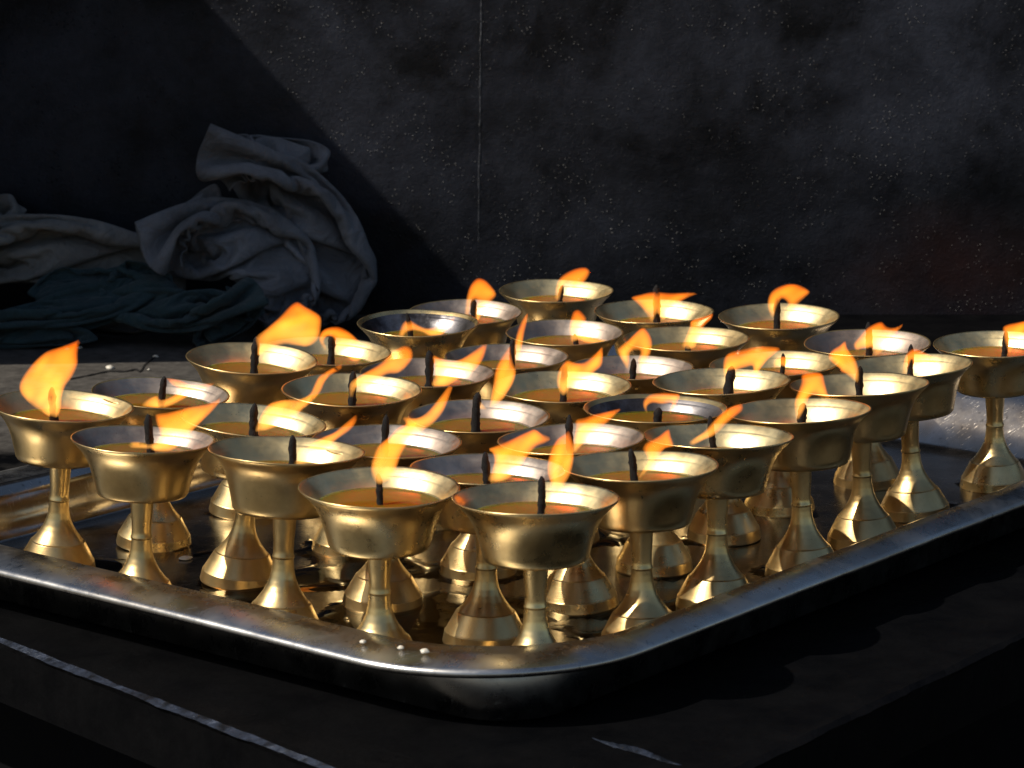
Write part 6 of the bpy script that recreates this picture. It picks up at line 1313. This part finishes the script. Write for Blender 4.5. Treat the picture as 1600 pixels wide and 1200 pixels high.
_c = sum(CV, Vector()) / len(CV)
CV = [p - _c for p in CV]

def cloth(umin, umax, vtop, vbot, Y, depth, rx, rz, ry, mat, label, mirror=False, name='cloth'):
    rot = Matrix.Rotation(R(ry), 3, 'Y') @ Matrix.Rotation(R(rx), 3, 'X') @ Matrix.Rotation(R(rz), 3, 'Z')
    P = [rot @ (Vector((-p.x, p.y, p.z)) if mirror else p) for p in CV]
    lo = [min(p[k] for p in P) for k in range(3)]
    hi = [max(p[k] for p in P) for k in range(3)]
    a = on_y(umin, vbot, Y); b = on_y(umax, vtop, Y)
    sc_ = ((b.x - a.x) / (hi[0] - lo[0]), depth / (hi[1] - lo[1]), (b.z - a.z) / (hi[2] - lo[2]))
    V = [(a.x + (p.x - lo[0]) * sc_[0], Y + (p.y - (lo[1] + hi[1]) / 2) * sc_[1], a.z + (p.z - lo[2]) * sc_[2]) for p in P]
    F = []
    for j in range(CLY):
        for i in range(CLX):
            q = j * (CLX + 1) + i
            F.append((q, q + 1, q + CLX + 2, q + CLX + 1))
    cx = sum(v[0] for v in V) / len(V); cy = sum(v[1] for v in V) / len(V)
    V = [(x - cx, y - cy, max(z, TZ + 0.004) - TZ) for (x, y, z) in V]
    o = mesh_obj(name, V, F, MAT[mat])
    o.location = Vector((cx, cy, TZ)) * S
    m = o.modifiers.new('smooth', 'SUBSURF'); m.levels = m.render_levels = 1
    m = o.modifiers.new('thick', 'SOLIDIFY'); m.thickness = 0.012 * S; m.offset = 0
    tag(o, label, 'cloth', 'crumpled rags against the wall')
    return o
cloth(318, 588, 188, 508, 28.2, 1.3, 75, 0, 0, 'cloth_grey', 'pale grey rag rising to a folded peak against the dark wall')
cloth(222, 500, 296, 515, 27.8, 1.1, 60, 45, 0, 'cloth_grey', 'grey crumpled rag heaped in front of the peaked rag')
cloth(-180, 285, 312, 520, 27.9, 1.2, 75, 45, 0, 'cloth_brown', 'brownish grey rag humped at the left frame edge')
cloth(-90, 250, 425, 540, 27.2, 0.9, 45, 180, 0, 'cloth_teal', 'dark teal rag in front of the humped brownish rag', mirror=True)
cloth(150, 425, 415, 540, 27.25, 0.9, 60, 225, 0, 'cloth_teal', 'dark teal rag tucked under the grey heap')

# ------------------------------------------------------------------ crumbs and a thread
def crumb(u, v, z, size, label, seed, flat=0.6):
    p = on_z(u, v, z)
    V, F = lathe([(0.001, 1.0), (0.35, 0.93), (0.7, 0.7), (0.93, 0.35), (1.0, 0.0), (0.9, -0.4)], 18, close_bottom=True, close_top=True)
    V = [(x * size * (1 + 0.5 * noise.noise(Vector((x + seed, y, zz)))), y * size * (1 + 0.5 * noise.noise(Vector((x, y + seed, zz)))), (zz + 0.4) * size * flat) for (x, y, zz) in V]
    o = mesh_obj('wax_crumb', V, F, MAT['wax'])
    o.location = p * S
    tag(o, label, 'wax crumb', 'white wax crumbs')
crumb(567, 1004, 0.372, 0.020, 'smallest white wax crumb on the front tray lip, leftmost of three', 1)
crumb(626, 1013, 0.374, 0.020, 'small white wax crumb on the front tray lip, middle of three', 2)
crumb(664, 1019, 0.376, 0.026, 'larger white wax crumb on the front tray lip, rightmost of three', 3)
crumb(290, 873, 0.004, 0.045, 'flat white wax flake on the tray floor between two left feet', 4, 0.3)
crumb(388, 907, 0.004, 0.030, 'small white wax flake on the tray floor by the third left foot', 5, 0.4)
crumb(172, 576, TZ, 0.040, 'pale wax crumb on the sunlit grey table at the left', 6)
crumb(233, 578, TZ, 0.015, 'tiny pale crumb on the sunlit table near the thread', 7)
crumb(243, 558, TZ, 0.026, 'pale crumb at the far end of the black thread', 8)
crumb(105, 546, TZ, 0.022, 'pale crumb on the shaded table below the teal rag, left one', 9)
crumb(125, 544, TZ, 0.026, 'pale crumb on the shaded table below the teal rag, right one', 10)
pts = [on_z(u, v, TZ + 0.008) for (u, v) in ((110, 592), (140, 586), (170, 580), (195, 580), (212, 577), (219, 580), (226, 570), (236, 562), (243, 557))]
pts = catmull([tuple(p) for p in pts], 8)
V, F = [], []
for i, p in enumerate(pts):
    for k in range(6):
        a = 2 * math.pi * k / 6
        rr_ = 0.010 * (1 + 0.6 * noise.noise(Vector((i * 0.4, 0, 2))))
        V.append((p.x + rr_ * 0.6 * math.cos(a), p.y + rr_ * 1.6 * math.sin(a), p.z + rr_ * math.sin(a) * 0.5))
for i in range(len(pts) - 1):
    for k in range(6):
        F.append((i * 6 + k, i * 6 + (k + 1) % 6, (i + 1) * 6 + (k + 1) % 6, (i + 1) * 6 + k))
o = mesh_obj('thread', V, F, MAT['wick'])
tag(o, 'thin black thread lying on the sunlit grey table at the left', 'thread')
